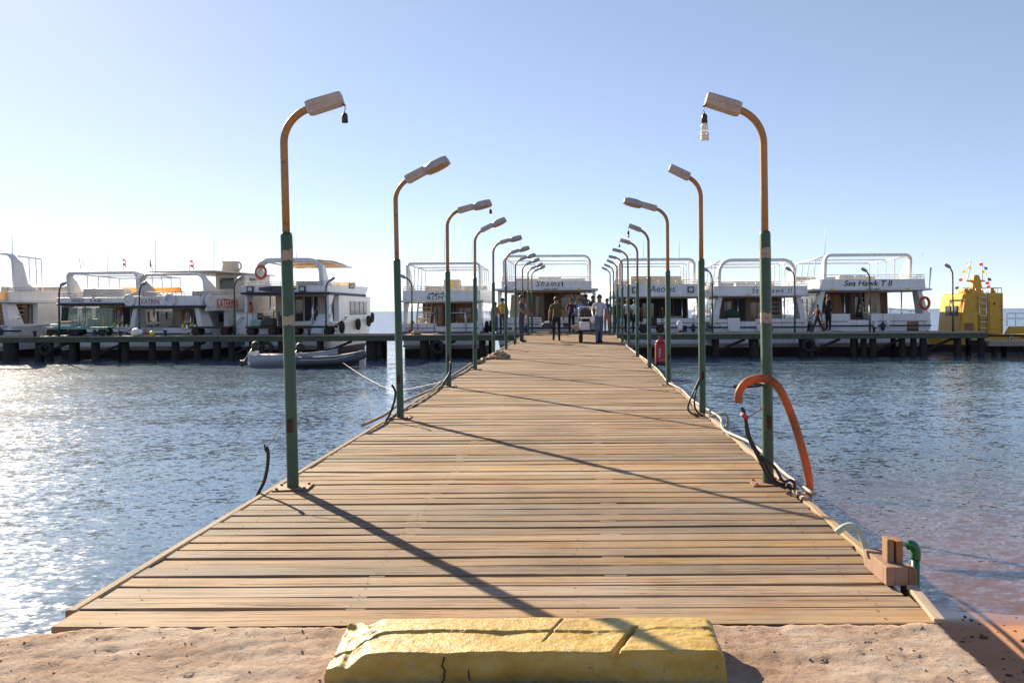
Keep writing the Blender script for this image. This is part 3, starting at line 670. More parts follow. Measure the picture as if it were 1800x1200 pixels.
# ================================================================== quay furniture near the camera
# yellow kerb block with chipped end and saw cuts
def kerb_block():
    t=thing('kerb_block','long yellow painted concrete kerb block with chipped end and cracks at the pier entrance','kerb block',(-.215,3.40,.02),rad(-.3))
    L_,D_,H_=1.58,.34,.145
    nx,ny=300,66; x0,y0=-L_/2,-D_/2
    def top(x,y):
        u=(x-x0)/L_; v=(y-y0)/D_                       # v 0 front .. 1 back
        z=H_+.004*noise.noise((x*6,y*8,0))+.002*noise.noise((x*25,y*40,3))
        line=.58+.06*noise.noise((x*4,3,0))+.10*smooth((u-.78)/.1)-.25*smooth((.13-u)/.06)
        z-=.009*smooth((line-v)/.02+.5)*(1-.55*smooth((u-.55)/.3))
        z-=.010*max(0,noise.noise((x*5,y*14,9)))*smooth((line-v)/.1)
        ft=.20*(1-smooth(u/.30)); z-=.03*smooth((ft+.55*(1-smooth(u/.12))-v*.7)/.5)*(1-smooth((u-.05)/.22))
        ch=.105+.03*noise.noise((y*22,1,0))
        if u<ch:
            q=smooth((ch-u)/.05); z-=q*(.022+.028*abs(noise.noise((x*8+3,y*6,5)))+.010*noise.noise((x*26,y*22,6)))
        r=max(0,(u-.975)/.025); z-=.02*r*r+.012*max(0,noise.noise((x*30,y*30,2)))*smooth((u-.95)/.05)
        for cu,sl,wd,dp,v0,v1 in ((.555,.34,.0035,.012,.30,.95),(.765,.40,.013,.032,-.1,.70)):
            d=abs(x-(x0+L_*cu+sl*(y+.02)))
            if v0<v<v1: z-=dp*smooth((wd-d)/.006+.5)
        e=min(v,1-v)*D_; z-=.008*max(0,1-e/.008)**2
        e=min(u,1-u)*L_; z-=.008*max(0,1-e/.008)**2
        return max(z,.03)
    mb=MB(); vs=[]
    for j in range(ny+1):
        for i in range(nx+1):
            x=x0+L_*i/nx; y=y0+D_*j/ny; vs.append((x+(.010*noise.noise((y*9,2,0)) if i in (0,nx) else 0),y,top(x,y)))
    fs=[(j*(nx+1)+i,j*(nx+1)+i+1,(j+1)*(nx+1)+i+1,(j+1)*(nx+1)+i) for j in range(ny) for i in range(nx)]
    mb.add(vs,fs,True)
    for k_,f_ in enumerate(mb.f):
        if mb.v[f_[0]][0]<x0+.15*L_: mb.sm[k_]=False
    ringi=[i for i in range(nx+1)]+[(j)*(nx+1)+nx for j in range(1,ny+1)]+[ny*(nx+1)+i for i in range(nx-1,-1,-1)]+[j*(nx+1) for j in range(ny-1,0,-1)]
    secs=[]
    for k in range(9):
        row=[]
        for q in ringi:
            x,y,z=vs[q]; zz=z*(1-k/8); cx=(1 if x>L_/2-.02 else -1 if x<-L_/2+.02 else 0); cy=(1 if y>D_/2-.001 else -1 if y<-D_/2+.001 else 0)
            nn=(.008*noise.noise((x*5,y*5,zz*14))+.004*noise.noise((x*18,y*18,zz*40))+.008*k/8) if k else 0
            if cy<0 and k: nn-=.03*smooth((k-4)/4)*smooth(1-abs((x-.05)/.5))
            row.append((x+cx*nn,y+cy*nn,zz))
        secs.append(row)
    mb.loft(secs,caps=False); mb.build('block',M['concrete_yellow'],t)
    for x,z1,z2 in ((-.32,.118,.02),(-.215,.07,.03)):
        pts=[(x+RND.uniform(-.007,.007),-D_/2-.004-.010*(k/6),z1+(z2-z1)*k/6) for k in range(7)]
        MB().tube(pts,.003,4).build('crack',M['darkint'],t)
kerb_block()

# orange corrugated hose looping over the pole
pts=curve_pts([at(px,py,Y) for px,py,Y in ((1297,708,6.45),(1299,688,6.45),(1313,671,6.46),(1342,665,6.50),(1368,681,6.52),(1392,734,6.54),(1411,796,6.55),(1421,848,6.55),(1416,880,6.56),(1404,905,6.57),(1390,960,6.58))],26)
mb=MB(); mb.tube(pts,[.032+(.0028 if k%2 else -.0018) for k in range(len(pts))],14,caps=False)
hs=mb.build('orange_hose',M['hose_orange']); tag(hs,'thick ribbed orange hose arching over beside the lamp post','hose')
tb=MB(); c=at(1322,679,6.6)
tb.tube([c+Vector((.13*math.cos(a)-.01,.10*math.sin(a)+.08,.012*math.cos(a))) for a in [2*PI*k/20 for k in range(20)]],.009,6,closed=True)
tag(tb.build('hose_strap',M['black']),'black strap ring holding the orange hose to the pole','strap')

def cable(name,ctrl,r,mat,label,n=8,cat='cable',group=None):
    o=MB().tube(curve_pts(ctrl,n),r,7).build(name,mat); return tag(o,label,cat,group)
# black cables at the near lamp beside the orange hose
cw=thing('power_cable','bundle of black cables taped red, leaning from the base of the hose-side lamp','cable',at(1350,852,6.6))
o0=cw.location
def rel(px,py,Y): return at(px,py,Y)-Vector(o0)
MB().tube(curve_pts([rel(1388,852,6.5),rel(1362,845,6.55),rel(1338,806,6.55),rel(1318,770,6.55),rel(1310,735,6.55),rel(1306,718,6.55)]),.012,7).build('cable',M['black'],cw)
MB().tube(curve_pts([rel(1380,858,6.5),rel(1352,842,6.52),rel(1330,800,6.52),rel(1313,765,6.52),rel(1309,735,6.52),rel(1303,716,6.52)]),.012,7).build('cable',M['black'],cw)
MB().tube(curve_pts([rel(1335,800,6.5),rel(1360,820,6.5),rel(1375,845,6.48),rel(1388,843,6.5),rel(1395,850,6.5),rel(1392,858,6.5),rel(1380,852,6.5)]),.012,7).build('cable',M['black'],cw)
MB().tube([rel(1303,727,6.51),rel(1312,735,6.53)],.02,8).build('red_tape',M['cable_red'],cw)
MB().tube(curve_pts([rel(1312,733,6.53),rel(1326,726,6.55),rel(1342,716,6.68)]),.005,5).build('red_string',M['cable_red'],cw)
# looped cable at the second lamp on that side
c2=thing('power_cable','looped black cable tied to the second hose-side lamp post','cable',at(1232,728,10.9)); o0=c2.location
MB().tube(curve_pts([rel(1230,664,10.95),rel(1218,690,10.8),rel(1209,712,10.8),rel(1212,724,10.8),rel(1232,733,10.75),rel(1252,734,10.7),rel(1262,742,10.6)]),.013,7).build('cable',M['black'],c2)
MB().tube(curve_pts([rel(1230,668,10.95),rel(1222,690,10.82),rel(1220,712,10.8),rel(1228,727,10.8),rel(1250,738,10.65)]),.013,7).build('cable',M['black'],c2)
# cables on the dinghy side
c3=thing('power_cable','black cable standing up from the pier edge, tied to the nearest dinghy-side lamp','cable',at(460,866,6.55)); o0=c3.location
MB().tube(curve_pts([rel(440,900,6.5),rel(452,868,6.5),rel(463,845,6.5),rel(469,818,6.5),rel(470,795,6.5),rel(467,785,6.5)]),.014,7).build('cable',M['black'],c3)
MB().tube(curve_pts([rel(470,797,6.5),rel(465,790,6.5),rel(464,780,6.5)]),.007,5).build('cable',M['black'],c3)
MB().tube(curve_pts([rel(467,785,6.5),rel(476,776,6.5),rel(487,758,6.55),rel(501,738,6.64)]),.004,5).build('string',M['ropecol'],c3)
cable('power_cable',[at(676,742,10.5),at(684,728,10.5),at(692,706,10.5),at(694,688,10.5),at(688,676,10.5)],.015,M['black'],'black cable sticking up beside the second dinghy-side lamp post')
cable('power_cable',[at(772,690,14.4),at(780,672,14.4),at(790,655,14.5),at(792,636,14.6)],.02,M['black'],'black cable bowed against the third dinghy-side lamp post')
cable('power_cable',[at(905,606,26.0),at(902,596,26.0),at(893,590,26.0)],.03,M['black'],'black cable hanging off the pier near the rope coil')
# white water hose lying along the edge
ctrl=[]
rr=random.Random(5)
ctrl.append((1.80,6.25,dz(6.25)+.03))
for yy in (6.9,7.6,8.4,9.3,10.2,11.2,12.3,13.6,15,16.6,18.3,20.3,22.5,25,28,31): ctrl.append((1.72+rr.uniform(-.07,.06),yy,dz(yy)+.045+rr.uniform(-.01,.03)))
cable('water_hose',ctrl,.015,M['hose_white'],'pale water hose lying along the pier edge past the extinguisher',6,'hose')
ctrl=[(-2.50+rr.uniform(-.06,.05),yy,dz(yy)+.05+rr.uniform(-.01,.03)) for yy in (9.6,10.6,11.6,12.6,13.8,15,16.4,18,19.6)]
cable('mooring_rope',ctrl,.02,M['ropecol'],'brown rope trailing along the pier edge towards the coil',6,'rope')
# short dark hoop pipe and pale pipe
cable('standpipe',[at(1245,733,10.6),at(1262,728,10.6),at(1275,728,10.6),at(1279,740,10.6),at(1276,752,10.6)],.022,M['hose_pale'],'pale hooked pipe at the edge by the second hose-side lamp',8,'pipe')
cable('standpipe',[at(1468,936,4.72),at(1482,926,4.72),at(1496,924,4.72),at(1508,934,4.70),at(1516,952,4.68),at(1521,972,4.66),at(1522,990,4.64)],.019,M['hose_pale'],'pale green pipe arching out to the wooden bracket',8,'pipe')
# timber bracket with green pipe at the shore end
tbk=thing('timber_bracket','stubby timber bracket of sawn blocks fixed outside the pier near the beach','bracket',(1.645,4.5,0))
MB().bx(-.03,.085,-.20,.14,.046,.145).build('block',M['post'],tbk,.006)
for x in (.02,.068): MB().bx(x-.018,x+.018,-.13,-.05,.1455,.262 if x>.05 else .27).build('upright',M['post'],tbk,.004)
MB().bx(.1,.15,-.16,-.05,-.55,.12).build('support',M['post'],tbk,.004)
gp=thing('standpipe','short green water pipe with elbow beside the timber bracket','pipe',(1.83,4.45,0))
MB().cyl((0,0,-1.0),(0,0,.19),.022,12).build('riser',M['green_pipe'],gp)
MB().tube(curve_pts([(0,0,.14),(0,0,.19),(-.015,0,.215),(-.05,0,.222)],5),.027,12).build('elbow',M['green_pipe'],gp)
MB().cyl((-.05,0,.222),(-.12,0,.228),.014,8).build('outlet',M['hose_pale'],gp)
# rope coil
rc=thing('rope_coil','heap of coiled brown rope lying at the pier edge','rope',(-2.12,22.2,dz(22.2)))
for k in range(5):
    rr2=.27-.045*k+.03*(k%2); MB().tube([(rr2*math.cos(a)+.03*math.sin(3*a+k),.8*rr2*math.sin(a),.03+k*.042+.022*math.sin(2*a+1.7*k)) for a in [2*PI*j/22 for j in range(22)]],.027,7,closed=True).build('rope_turn',M['ropecol'],rc)
MB().tube(curve_pts([(-.25,-.2,.03),(-.4,-.6,.04),(-.33,-1.2,.03),(-.42,-2.0,.04)]),.03,7).build('rope_tail',M['ropecol'],rc)
# fire extinguisher in its red cabinet
fe=thing('fire_extinguisher','red fire extinguisher with white lettering hung outside the pier edge','extinguisher',(2.08,20.6,dz(20.6)-.02))
MB().bx(-.13,.13,-.09,.09,0,.50).build('body',M['red'],fe,.03)
mb=MB(); mb.loft([[(.12*math.cos(a)*s,.085*math.sin(a)*s,z) for a in [2*PI*k/12 for k in range(12)]] for s,z in ((1,.50),(.95,.54),(.6,.585),(.25,.60))]); mb.cyl((0,0,.6),(0,0,.66),.03,8); mb.bx(-.07,.03,-.02,.02,.655,.675)
mb.build('cap',M['red'],fe)
MB().bx(-.14,.14,-.1,.1,-.06,0).build('base',M['black'],fe)
text('lettering','FIRE',fe,(.0,-.0935,.16),.05,M['ink_white'],.22,rot=(PI/2,-PI/2,0))
text('lettering','طفاية',fe,(-.04,-.0935,.06),.06,M['ink_white'],.14)
MB().bar((-.13,.05,-.03),(-.40,.05,-.03),.05).build('bracket',M['rust'],fe)
# rope with ice-bright floats drifting from the dinghies to the pier
cable('mooring_line',[at(590,650,34),at(640,664,27),at(690,676,22),at(742,690,17.5)],.022,M['hose_white'],'pale mooring line from the dinghies slanting to the pier','',) if False else None
ml=MB().tube(curve_pts([(-9.9,34.5,WATER+.25),(-7.5,29,WATER+.06),(-5.0,22.5,WATER+.25),(-2.55,16.8,dz(16.8)-.05)]),.006,6).build('mooring_line',M['hose_white']); tag(ml,'pale mooring line slanting from the dinghies to the pier','rope')

# ================================================================== yachts
def rrect(hw,z0,z1,r,n=5):
    """open hoop path: up one side, rounded over the top, down the other"""
    p=[(-hw,z0)]
    for k in range(n+1):
        a=PI-PI/2*k/n; p.append((-hw+r+r*math.cos(a),z1-r+r*math.sin(a)))
    for k in range(n+1):
        a=PI/2-PI/2*k/n; p.append((hw-r+r*math.cos(a),z1-r+r*math.sin(a)))
    p.append((hw,z0)); return p
def ring(parent,c,axis=(0,1,0),R_=.3,r=.07,mat=None,name='life_ring'):
    return MB().torus(c,R_,r,axis,16,7).build(name,mat or M['lifered'],parent)
def rail(parent,pts,h,step=.5,r=.018,bars=(1,)):
    """posts and bars along a polyline of deck points"""
    mb=MB(); pts=[Vector(p) for p in pts]
    for b in bars: mb.tube([p+Vector((0,0,h*b)) for p in pts],r,5)
    for a,b in zip(pts,pts[1:]):
        n=max(1,int((b-a).length/step))
        for k in range(n+1):
            p=a.lerp(b,k/n); mb.tube([p,p+Vector((0,0,h))],r*.8,5)
    return mb.build('railing',M['steel'],parent)
def yacht(label,px0,px1,Y,L,zf0,zf1,ztop,bul=2.05,rz=0,board_in=.25,arch_in=.25,arch_r=.45,arch_t=.1,cabin='teak',wing='straight',roof=True,posts=True,cab_w=.70,door_x=.1,sheer=(1.75,2.9),c0=2.2,fascia_mat='white',stair=None,ant=(),fin=True,canopy=None,can_z=(-.2,.42),ud_mat='white'):
    s=F/Y; xc=((px0+px1)/2-1015)/s; b=(px1-px0)/2/s
    t=thing('motor_yacht',label,'yacht',(xc,Y,WATER),rz,'moored motor yachts')
    # hull
    mb=MB(); secs=[]; nt_=16
    for k in range(nt_+1):
        u=k/nt_; w_=b*(1-max(0,(u-.42)/.58)**2.3)*(.97+.03*min(1,u*5)); w_=max(w_,.03); sh=sheer[0]+(sheer[1]-sheer[0])*u**1.8
        prof=[(0,-.7+.3*u),(.6*w_,-.6+.4*u),(.86*w_,-.05),(.93*w_,.32),(.96*w_,.42),(w_,sheer[0]*.62),(w_*1.02,sh-.12),(w_*1.03+.03,sh-.06),(w_*1.03,sh)]
        yy=lambda z: L*u+ (0.5*max(0,z)*u**3)
        row=[(x,yy(z),z) for x,z in prof]+[(-x,yy(z),z) for x,z in prof[::-1][:-1]]
        secs.append(row)
    mb.loft(secs,caps=False,closed=True)
    n=len(secs[0])
    # colour bands by height, transom cap
    mb.f.append(list(range(n))[::-1]); mb.m.append(0); mb.sm.append(False)
    for i,f in enumerate(mb.f):
        zz=[mb.v[j][2] for j in f]
        if max(zz)<=.43: mb.m[i]=1
    mb.build('hull',[M['white'],M['antifoul']],t)
    MB().bx(-b*.93,b*.93,-.02,-.003,-.6,.38).build('boot_stripe',M['antifoul'],t)
    # swim platform and stern panels with a gate
    MB().bx(-b*.9,b*.9,-.75,-.03,.5,.62).build('swim_platform',M['offwhite'],t,.03)
    g0,g1=b*(door_x-.16),b*(door_x+.16)
    for a,c in ((-b*.99,g0),(g1,b*.99)):
        MB().bx(a,c,-.03,.10,sheer[0]-.45,bul).build('stern_bulwark',M['white'],t,.04)
        MB().bx(a+.15,c-.15,-.045,-.032,sheer[0]-.08,sheer[0]-.05).build('trim_strip',M['navy'],t)
    MB().bx(-b*.95,b*.95,.1,L*.55,1.15,1.22).build('main_deck',M['teak'],t)
    # cabin
    cw=b*cab_w; y1=L*.70
    mb=MB(); mb.loft([[(-cw,c0,1.2),(cw,c0,1.2),(cw*.97,c0,zf0-.01),(-cw*.97,c0,zf0-.01)],[(-cw*.95,y1*.8,1.3),(cw*.95,y1*.8,1.3),(cw*.9,y1*.8,zf0-.01),(-cw*.9,y1*.8,zf0-.01)],[(-cw*.6,y1+.6,1.5),(cw*.6,y1+.6,1.5),(cw*.5,y1-.3,zf0-.01),(-cw*.5,y1-.3,zf0-.01)]],smooth=False)
    mb.build('cabin',M['white'],t,.03)
    hgt=zf0-.06
    MB().bx(-cw*.95,cw*.95,c0-.05,c0-.01,1.23,hgt).build('aft_bulkhead',M[cabin],t)
    dx=b*door_x
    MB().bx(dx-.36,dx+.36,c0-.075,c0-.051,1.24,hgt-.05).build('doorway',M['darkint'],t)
    d=MB().bx(dx-.95,dx-.38,c0-.10,c0-.077,1.24,hgt-.04).build('door',M['teak'],t)
    MB().bx(dx-.85,dx-.48,c0-.108,c0-.101,1.75,hgt-.2).build('door_pane',M['glass'],d)
    MB().bx(dx+.6,min(dx+1.25,cw*.9),c0-.07,c0-.051,1.95,hgt-.25).build('window',M['glass'],t)
    for sgn in (-1,1):
        for k in range(4):
            y0=c0+.9+k*1.05
            if y0+.8>y1*.8: break
            q=MB().bx(sgn*(cw*.955),sgn*(cw+.02),y0,y0+.82,1.85,zf0-.35).build('window',M['glass'],t)
    # cockpit side wings
    for sgn in (-1,1):
        x=sgn*b*.97
        if wing=='straight':
            mb=MB(); mb.prism([(.1,sheer[0]-.1),(.95,sheer[0]-.1),(.75,sheer[0]+.25),(.6,(sheer[0]+zf0)/2),(.75,zf0-.3),(1.1,zf0),(.1,zf0)],'x',x-.16 if sgn>0 else x,x if sgn>0 else x+.16)
        else:
            xo=sgn*b*1.0; xi=sgn*b*.84
            mb=MB(); mb.loft([[(xo-sgn*.34,.0,bul-.3),(xo,.0,bul-.3),(xi+sgn*.04,.0,zf0),(xi-sgn*.22,.0,zf0)],[(xo-sgn*.34,1.1,bul-.3),(xo,1.1,bul-.3),(xi+sgn*.04,.7,zf0),(xi-sgn*.22,.7,zf0)]],smooth=False)
        mb.build('side_wing',M['white'],t,.03)
    MB().tube([(-b*1.02,.6,sheer[0]-.3),(-b*1.0,-.06,sheer[0]-.3),(b*1.0,-.06,sheer[0]-.3),(b*1.02,.6,sheer[0]-.3)],.045,7).build('rubbing_strake',M['navy'],t)
    for k in range(6):
        xx=-cw*.93+cw*1.86*k/5; MB().bx(xx-.02,xx+.02,c0-.112,c0-.051,1.24,hgt).build('bulkhead_batten',M['teak' if cabin!='cream' else 'offwhite'],t)
    MB().bx(-b*.9,b*.9,.15,c0-.12,zf0-.05,zf0-.012).build('deck_head',M['cream'],t)
    bx_=b*(-.62 if door_x>-.1 else .5); q=MB(); q.bx(bx_-.4,bx_+.4,c0-.7,c0-.2,1.23,1.65); q.bx(bx_-.4,bx_+.4,c0-.28,c0-.2,1.65,2.05); q.build('cockpit_bench',M['offwhite'],t,.03)
    for k in range(5): MB().tube([(b*.78-.24*k*(1 if door_x<.3 else -1)*(-1 if door_x>=.3 else 1),.32,1.22),(b*.78-.24*k*(1 if door_x<.3 else -1)*(-1 if door_x>=.3 else 1),.32,1.72),(b*.78-.24*k*(1 if door_x<.3 else -1)*(-1 if door_x>=.3 else 1),.32,1.82)],[.09,.09,.03],8).build('dive_cylinder',M['steel' if k%2 else 'yellow_sign'],t)
    for sx in (-.42,.55):
        MB().cyl((b*sx,.35,1.2),(b*sx,.35,zf0),.035,7).build('deck_post',M['steel'],t)
    # upper deck: rolled edge, board and side walls
    ub=b*.98
    def outline(hw,y0,y1_): 
        return [(-hw,y0+.35),(-hw+.35,y0),(hw-.35,y0),(hw,y0+.35),(hw*.98,y1_*.75),(hw*.62,y1_),(-hw*.62,y1_),(-hw*.98,y1_*.75)]
    ud=MB().prism(outline(ub+.12,-.45,L*.72),'z',zf0,zf0+.12).build('upper_deck',M[ud_mat],t,.05)
    hw=ub-board_in; zb=zf1
    mb=MB(); mb.prism([(-hw,zf0+.122),(hw,zf0+.122),(hw-.06,zb),(-hw+.06,zb)],'y',-.26,-.16)
    mb.build('name_board',M[fascia_mat],t,.02)
    for sgn in (-1,1):
        mb=MB(); x=sgn*hw
        mb.prism([(-.155,zf0+.122),(L*.55,zf0+.122),(L*.60,zb+.15),(L*.3,zb+.12),(-.155,zb)],'x',x-sgn*.12,x); mb.build('side_board',M['white'],t,.02)
    # front screen of the fly deck
    mb=MB(); n=9; pr=[]
    for k in range(n+1):
        a=PI*k/n; pr.append((hw*.95*math.cos(a),L*.45+1.2*math.sin(a)))
    vs=[(x,y,zb+can_z[0]) for x,y in pr]+[(x*.93,y-.15,zb+can_z[1]) for x,y in pr]
    mb.add(vs,[(k,k+1,n+2+k,n+1+k) for k in range(n)],True); mb.build('windscreen',canopy or M['cream'],t)
    MB().bx(-hw*.25,hw*.3,3.2,3.9,zf0+.13,zb+.35).build('helm_console',M['offwhite'],t,.05)
    MB().bx(-hw*.8,-hw*.35,1.2,2.6,zf0+.13,zb+.02).build('bench_seat',M['cream'],t,.05)
    MB().bx(hw*.3,hw*.8,1.6,2.8,zf0+.13,zb+.05).build('bench_seat',M['offwhite'],t,.05)
    # arch
    aw=ub-arch_in; path=rrect(aw,zb-.25,ztop,arch_r)
    mb=MB(); secs=[]; k=len(path)
    for i,(x,z) in enumerate(path):
        a=Vector(path[min(i+1,k-1)])-Vector(path[max(i-1,0)]); a.normalize(); nx_,nz_=-a.y,a.x; q=arch_t
        lift=(z-zb)/(ztop-zb); y0=.55-.15*lift; dep=.55 if abs(x)>aw-.02 and z<ztop-arch_r else .42
        secs.append([(x-nx_*q,y0,z-nz_*q),(x-nx_*q,y0+dep,z-nz_*q),(x+nx_*q*.2,y0+dep,z+nz_*q*.2),(x+nx_*q*.2,y0,z+nz_*q*.2)])
    mb.loft(secs,smooth=False); mb.build('arch',M['white'],t,.03)
    if fin:
        for sgn in (-1,1):
            mb=MB(); mb.prism([(.9,zb-.2),(3.4,zb-.2),(2.3,zb+.12),(1.6,zb+.45),(1.2,ztop-.5),(.75,ztop-.25),(.6,zb+.3)],'x',sgn*(aw-.02),sgn*(aw-.13)); mb.build('arch_fin',M['white'],t,.02)
    if roof:
        mb=MB()
        for sgn in (-1,1): mb.tube([(sgn*(aw-.12),.9,ztop-.1),(sgn*(aw-.12),L*.46,ztop-.16)],.045,6)
        mb.tube([(-aw+.12,L*.46,ztop-.16),(aw-.12,L*.46,ztop-.16)],.045,6); mb.tube([(-aw+.12,L*.27,ztop-.12),(aw-.12,L*.27,ztop-.12)],.04,6)
        mb.build('roof_frame',M['white'],t)
        if roof=='canvas':
            mb=MB(); n=8; rows=[]
            for j,(yy,zz) in enumerate(((.8,ztop-.05),(L*.2,ztop+.02),(L*.34,ztop-.04),(L*.49,ztop-.18))):
                rows.append([(-aw+.1+(2*aw-.2)*i/n,yy,zz+.1*math.sin(PI*i/n)) for i in range(n+1)])
            mb.loft(rows,caps=False,closed=False); q=mb.build('roof_canvas',M['canvas'],t); so=q.modifiers.new('thick','SOLIDIFY'); so.thickness=.03
    if posts:
        for sgn in (-1,1):
            for yy in (L*.18,L*.27,L*.36,L*.455):
                MB().cyl((sgn*(aw-.05),yy+.15,zb),(sgn*(aw-.12),yy,ztop-.14),.028,6).build('roof_post',M['white'],t)
    rail(t,[(-hw+.05,2.2,zb-.02),(-hw+.05,-.15,zb-.02),(hw-.05,-.15,zb-.02),(hw-.05,2.2,zb-.02)],.24,.45,.016,(1,.5))
    # bow rail
    bw=lambda u:b*(1-max(0,(u-.42)/.58)**2.3)
    for sgn in (-1,1):
        pts=[]
        for k in range(9):
            u=.5+.5*k/8; sh=sheer[0]+(sheer[1]-sheer[0])*u**1.8; pts.append((sgn*max(.05,bw(u)*.97),L*u+.5*sh*u**3,sh))
        rail(t,pts,.62,.9,.02,(1,.55))
    for (ax,ay,h) in ant:
        MB().tube([(ax*aw,ay,ztop-.05),(ax*aw+.02,ay,ztop+h)],[.022,.008],5).build('antenna',M['offwhite'],t)
    if stair is not None:
        x0=b*stair; mb=MB()
        for k in range(7): mb.bx(x0-.35,x0+.35,c0-1.0+k*.13,c0-.75+k*.13,1.3+k*(zf0-1.4)/7,1.36+k*(zf0-1.4)/7)
        for sx in (-.38,.38): mb.bar((x0+sx,c0-1.0,1.22),(x0+sx,c0-.05,zf0-.03),.05,.22)
        mb.build('stairs',M['offwhite'],t)
    rr_=random.Random(int(px0)+7)
    for sgn in (-1,1):
        a=Vector((sgn*b*.88,-.05,sheer[0]-.1)); e=Vector((sgn*b*rr_.uniform(.5,.8),-(Y-JY0)+rr_.uniform(.3,.6),JZ-WATER+.06)); m_=(a+e)/2-Vector((0,0,.18))
        MB().tube(curve_pts([a,m_,e],6),.018,5).build('mooring_rope',M['ropecol'],t)
    for k in range(2):
        fx=b*rr_.uniform(-.9,.9); q=MB(); q.ell((0,0,0),(.11,.11,.24)); q.tube([(0,0,.22),(.02,.03,.7)],.012,5)
        q.build('fender',rr_.choice((M['ink_white'],M['yellow_sign'],M['navy'],M['lifered'])),t).location=(fx,-.16,sheer[0]-.35)
    return t,dict(b=b,hw=hw,aw=aw,s=s,xc=xc,zb=zb,zf0=zf0,ztop=ztop,L=L,Y=Y,cw=cw,c0=c0,ub=ub)
def loc_x(I,px,y=0): return (px-1015)*(I['Y']+y)/F-I['xc']
def floods(t,I,xs,z):
    for x in xs:
        f=MB().bx(x-.17,x+.17,-.36,-.265,z,z+.32).build('floodlight',M['navy'],t); MB().bx(x-.11,x+.11,-.37,-.361,z+.06,z+.26).build('flood_glass',M['offwhite'],f)
def flag(parent,x,y,z,h,cols,lean=.0,wdt=.5):
    p=MB().tube([(x,y,z),(x+lean,y,z+h)],.018,5).build('flag_pole',M['offwhite'],parent)
    n=5; k=len(cols)
    for j,c in enumerate(cols):
        mb=MB(); z1=z+h-.02-j*.36/k; z0=z1-.36/k; vs=[]
        for i in range(n+1):
            u=i/n; dx=x+lean+u*wdt*.8; dy=y+.06*math.sin(u*5); dp=-.22*u*u
            vs+=[(dx,dy,z0+dp),(dx,dy,z1+dp)]
        mb.add(vs,[(2*i,2*i+2,2*i+3,2*i+1) for i in range(n)],True); mb.build('flag_stripe',FLAGM[c],p)
def arabic(parent,strokes,x,y,z,w,h,mat,r):
    """handwritten sign strokes given in a unit box"""
    for st in strokes:
        pts=[Vector((x+u*w,y,z+v*h)) for u,v in st]
        (MB().tube(curve_pts(pts,4),r,5) if len(pts)>1 else MB().ell(pts[0],(r*1.6,r,r*1.6),6,4)).build('lettering',mat,parent)

# --- yacht at the end of the pier
t,I=yacht('white yacht moored straight ahead at the end of the wooden pier',872,1050,44,14,3.46,3.97,5.40,door_x=.06,arch_in=.28,arch_r=.4,stair=.62,ant=((.0,1,.25),(-.62,.8,1.3)),cabin='teak',c0=2.4)
text('name_lettering','Shams',t,(loc_x(I,943),-.267,3.68),.30,M['ink_black'],1.30,.35,space=1.25)
text('name_lettering','I',t,(loc_x(I,988),-.267,3.68),.28,M['ink_black'],.06,bold=.02)
text('small_lettering','SAFETY FIRST',t,(loc_x(I,956),-.457,3.485),.09,M['ink_black'],.78)
for px in (920,1018): MB().bx(loc_x(I,px)-.1,loc_x(I,px)+.1,-.47,-.452,3.47,3.57).build('yellow_sticker',M['yellow_sign'],t)
MB().bx(I['b']*.35,I['b']*.75,2.2,2.24,1.3,3.3).build('cream_partition',M['cream'],t)
MB().prism([(-2.2,1.3),(-1.3,1.3),(-1.35,3.3),(-2.05,3.3)],'y',1.9,1.95).build('cream_partition',M['cream'],t)
for k in range(4): MB().bx(loc_x(I,940)-.3,loc_x(I,940)+.3,-.06,-.035,1.5+.14*k,1.53+.14*k).build('ladder_rung',M['navy'],t)
# --- yacht with the wooden cabin wall
t,I=yacht('white yacht with a wooden cabin wall, moored between the pier and the tyre-hung yacht',706,848,44,12,2.88,3.50,5.02,bul=1.75,door_x=.02,cabin='teak',arch_in=.12,arch_r=.25,sheer=(1.55,2.5),ant=((-.65,.9,.25),(.0,.9,1.9),(.75,.9,1.35)),posts=True,board_in=.05,stair=-.6)
text('name_lettering','ROMY',t,(loc_x(I,753),-.267,2.98),.24,M['ink_black'],1.1,space=1.15)
arabic(t,[[(0,.3),(.1,.1),(.25,.15),(.3,.5),(.2,.45)],[(.3,.2),(.45,.1),(.55,.35),(.65,.1),(.8,.2)],[(.85,.6),(.95,.5),(.95,.2),(.85,0)],[(.45,-.2)],[(.5,-.2)]],loc_x(I,755),-.27,3.28,.85,.16,M['ink_black'],.022)
MB().bx(-.4,.5,3.0,3.9,3.5,4.2).build('wheelhouse_box',M['cream'],t,.04)
MB().bx(-.05,.18,2.98,2.995,3.7,4.1).build('yellow_sign',M['yellow_sign'],t)
for sgn in (-1,1): rail(t,[(sgn*1.3,-.1,1.3),(sgn*.4,-.1,1.3)],1.0,.9,.03)
for sgn in (-1,1):
    for k in range(3): ring(t,(sgn*(I['b']+.10),1.2+2.2*k,1.5),(1,0,0),.27,.09,M['wheel'],'tyre_fender')
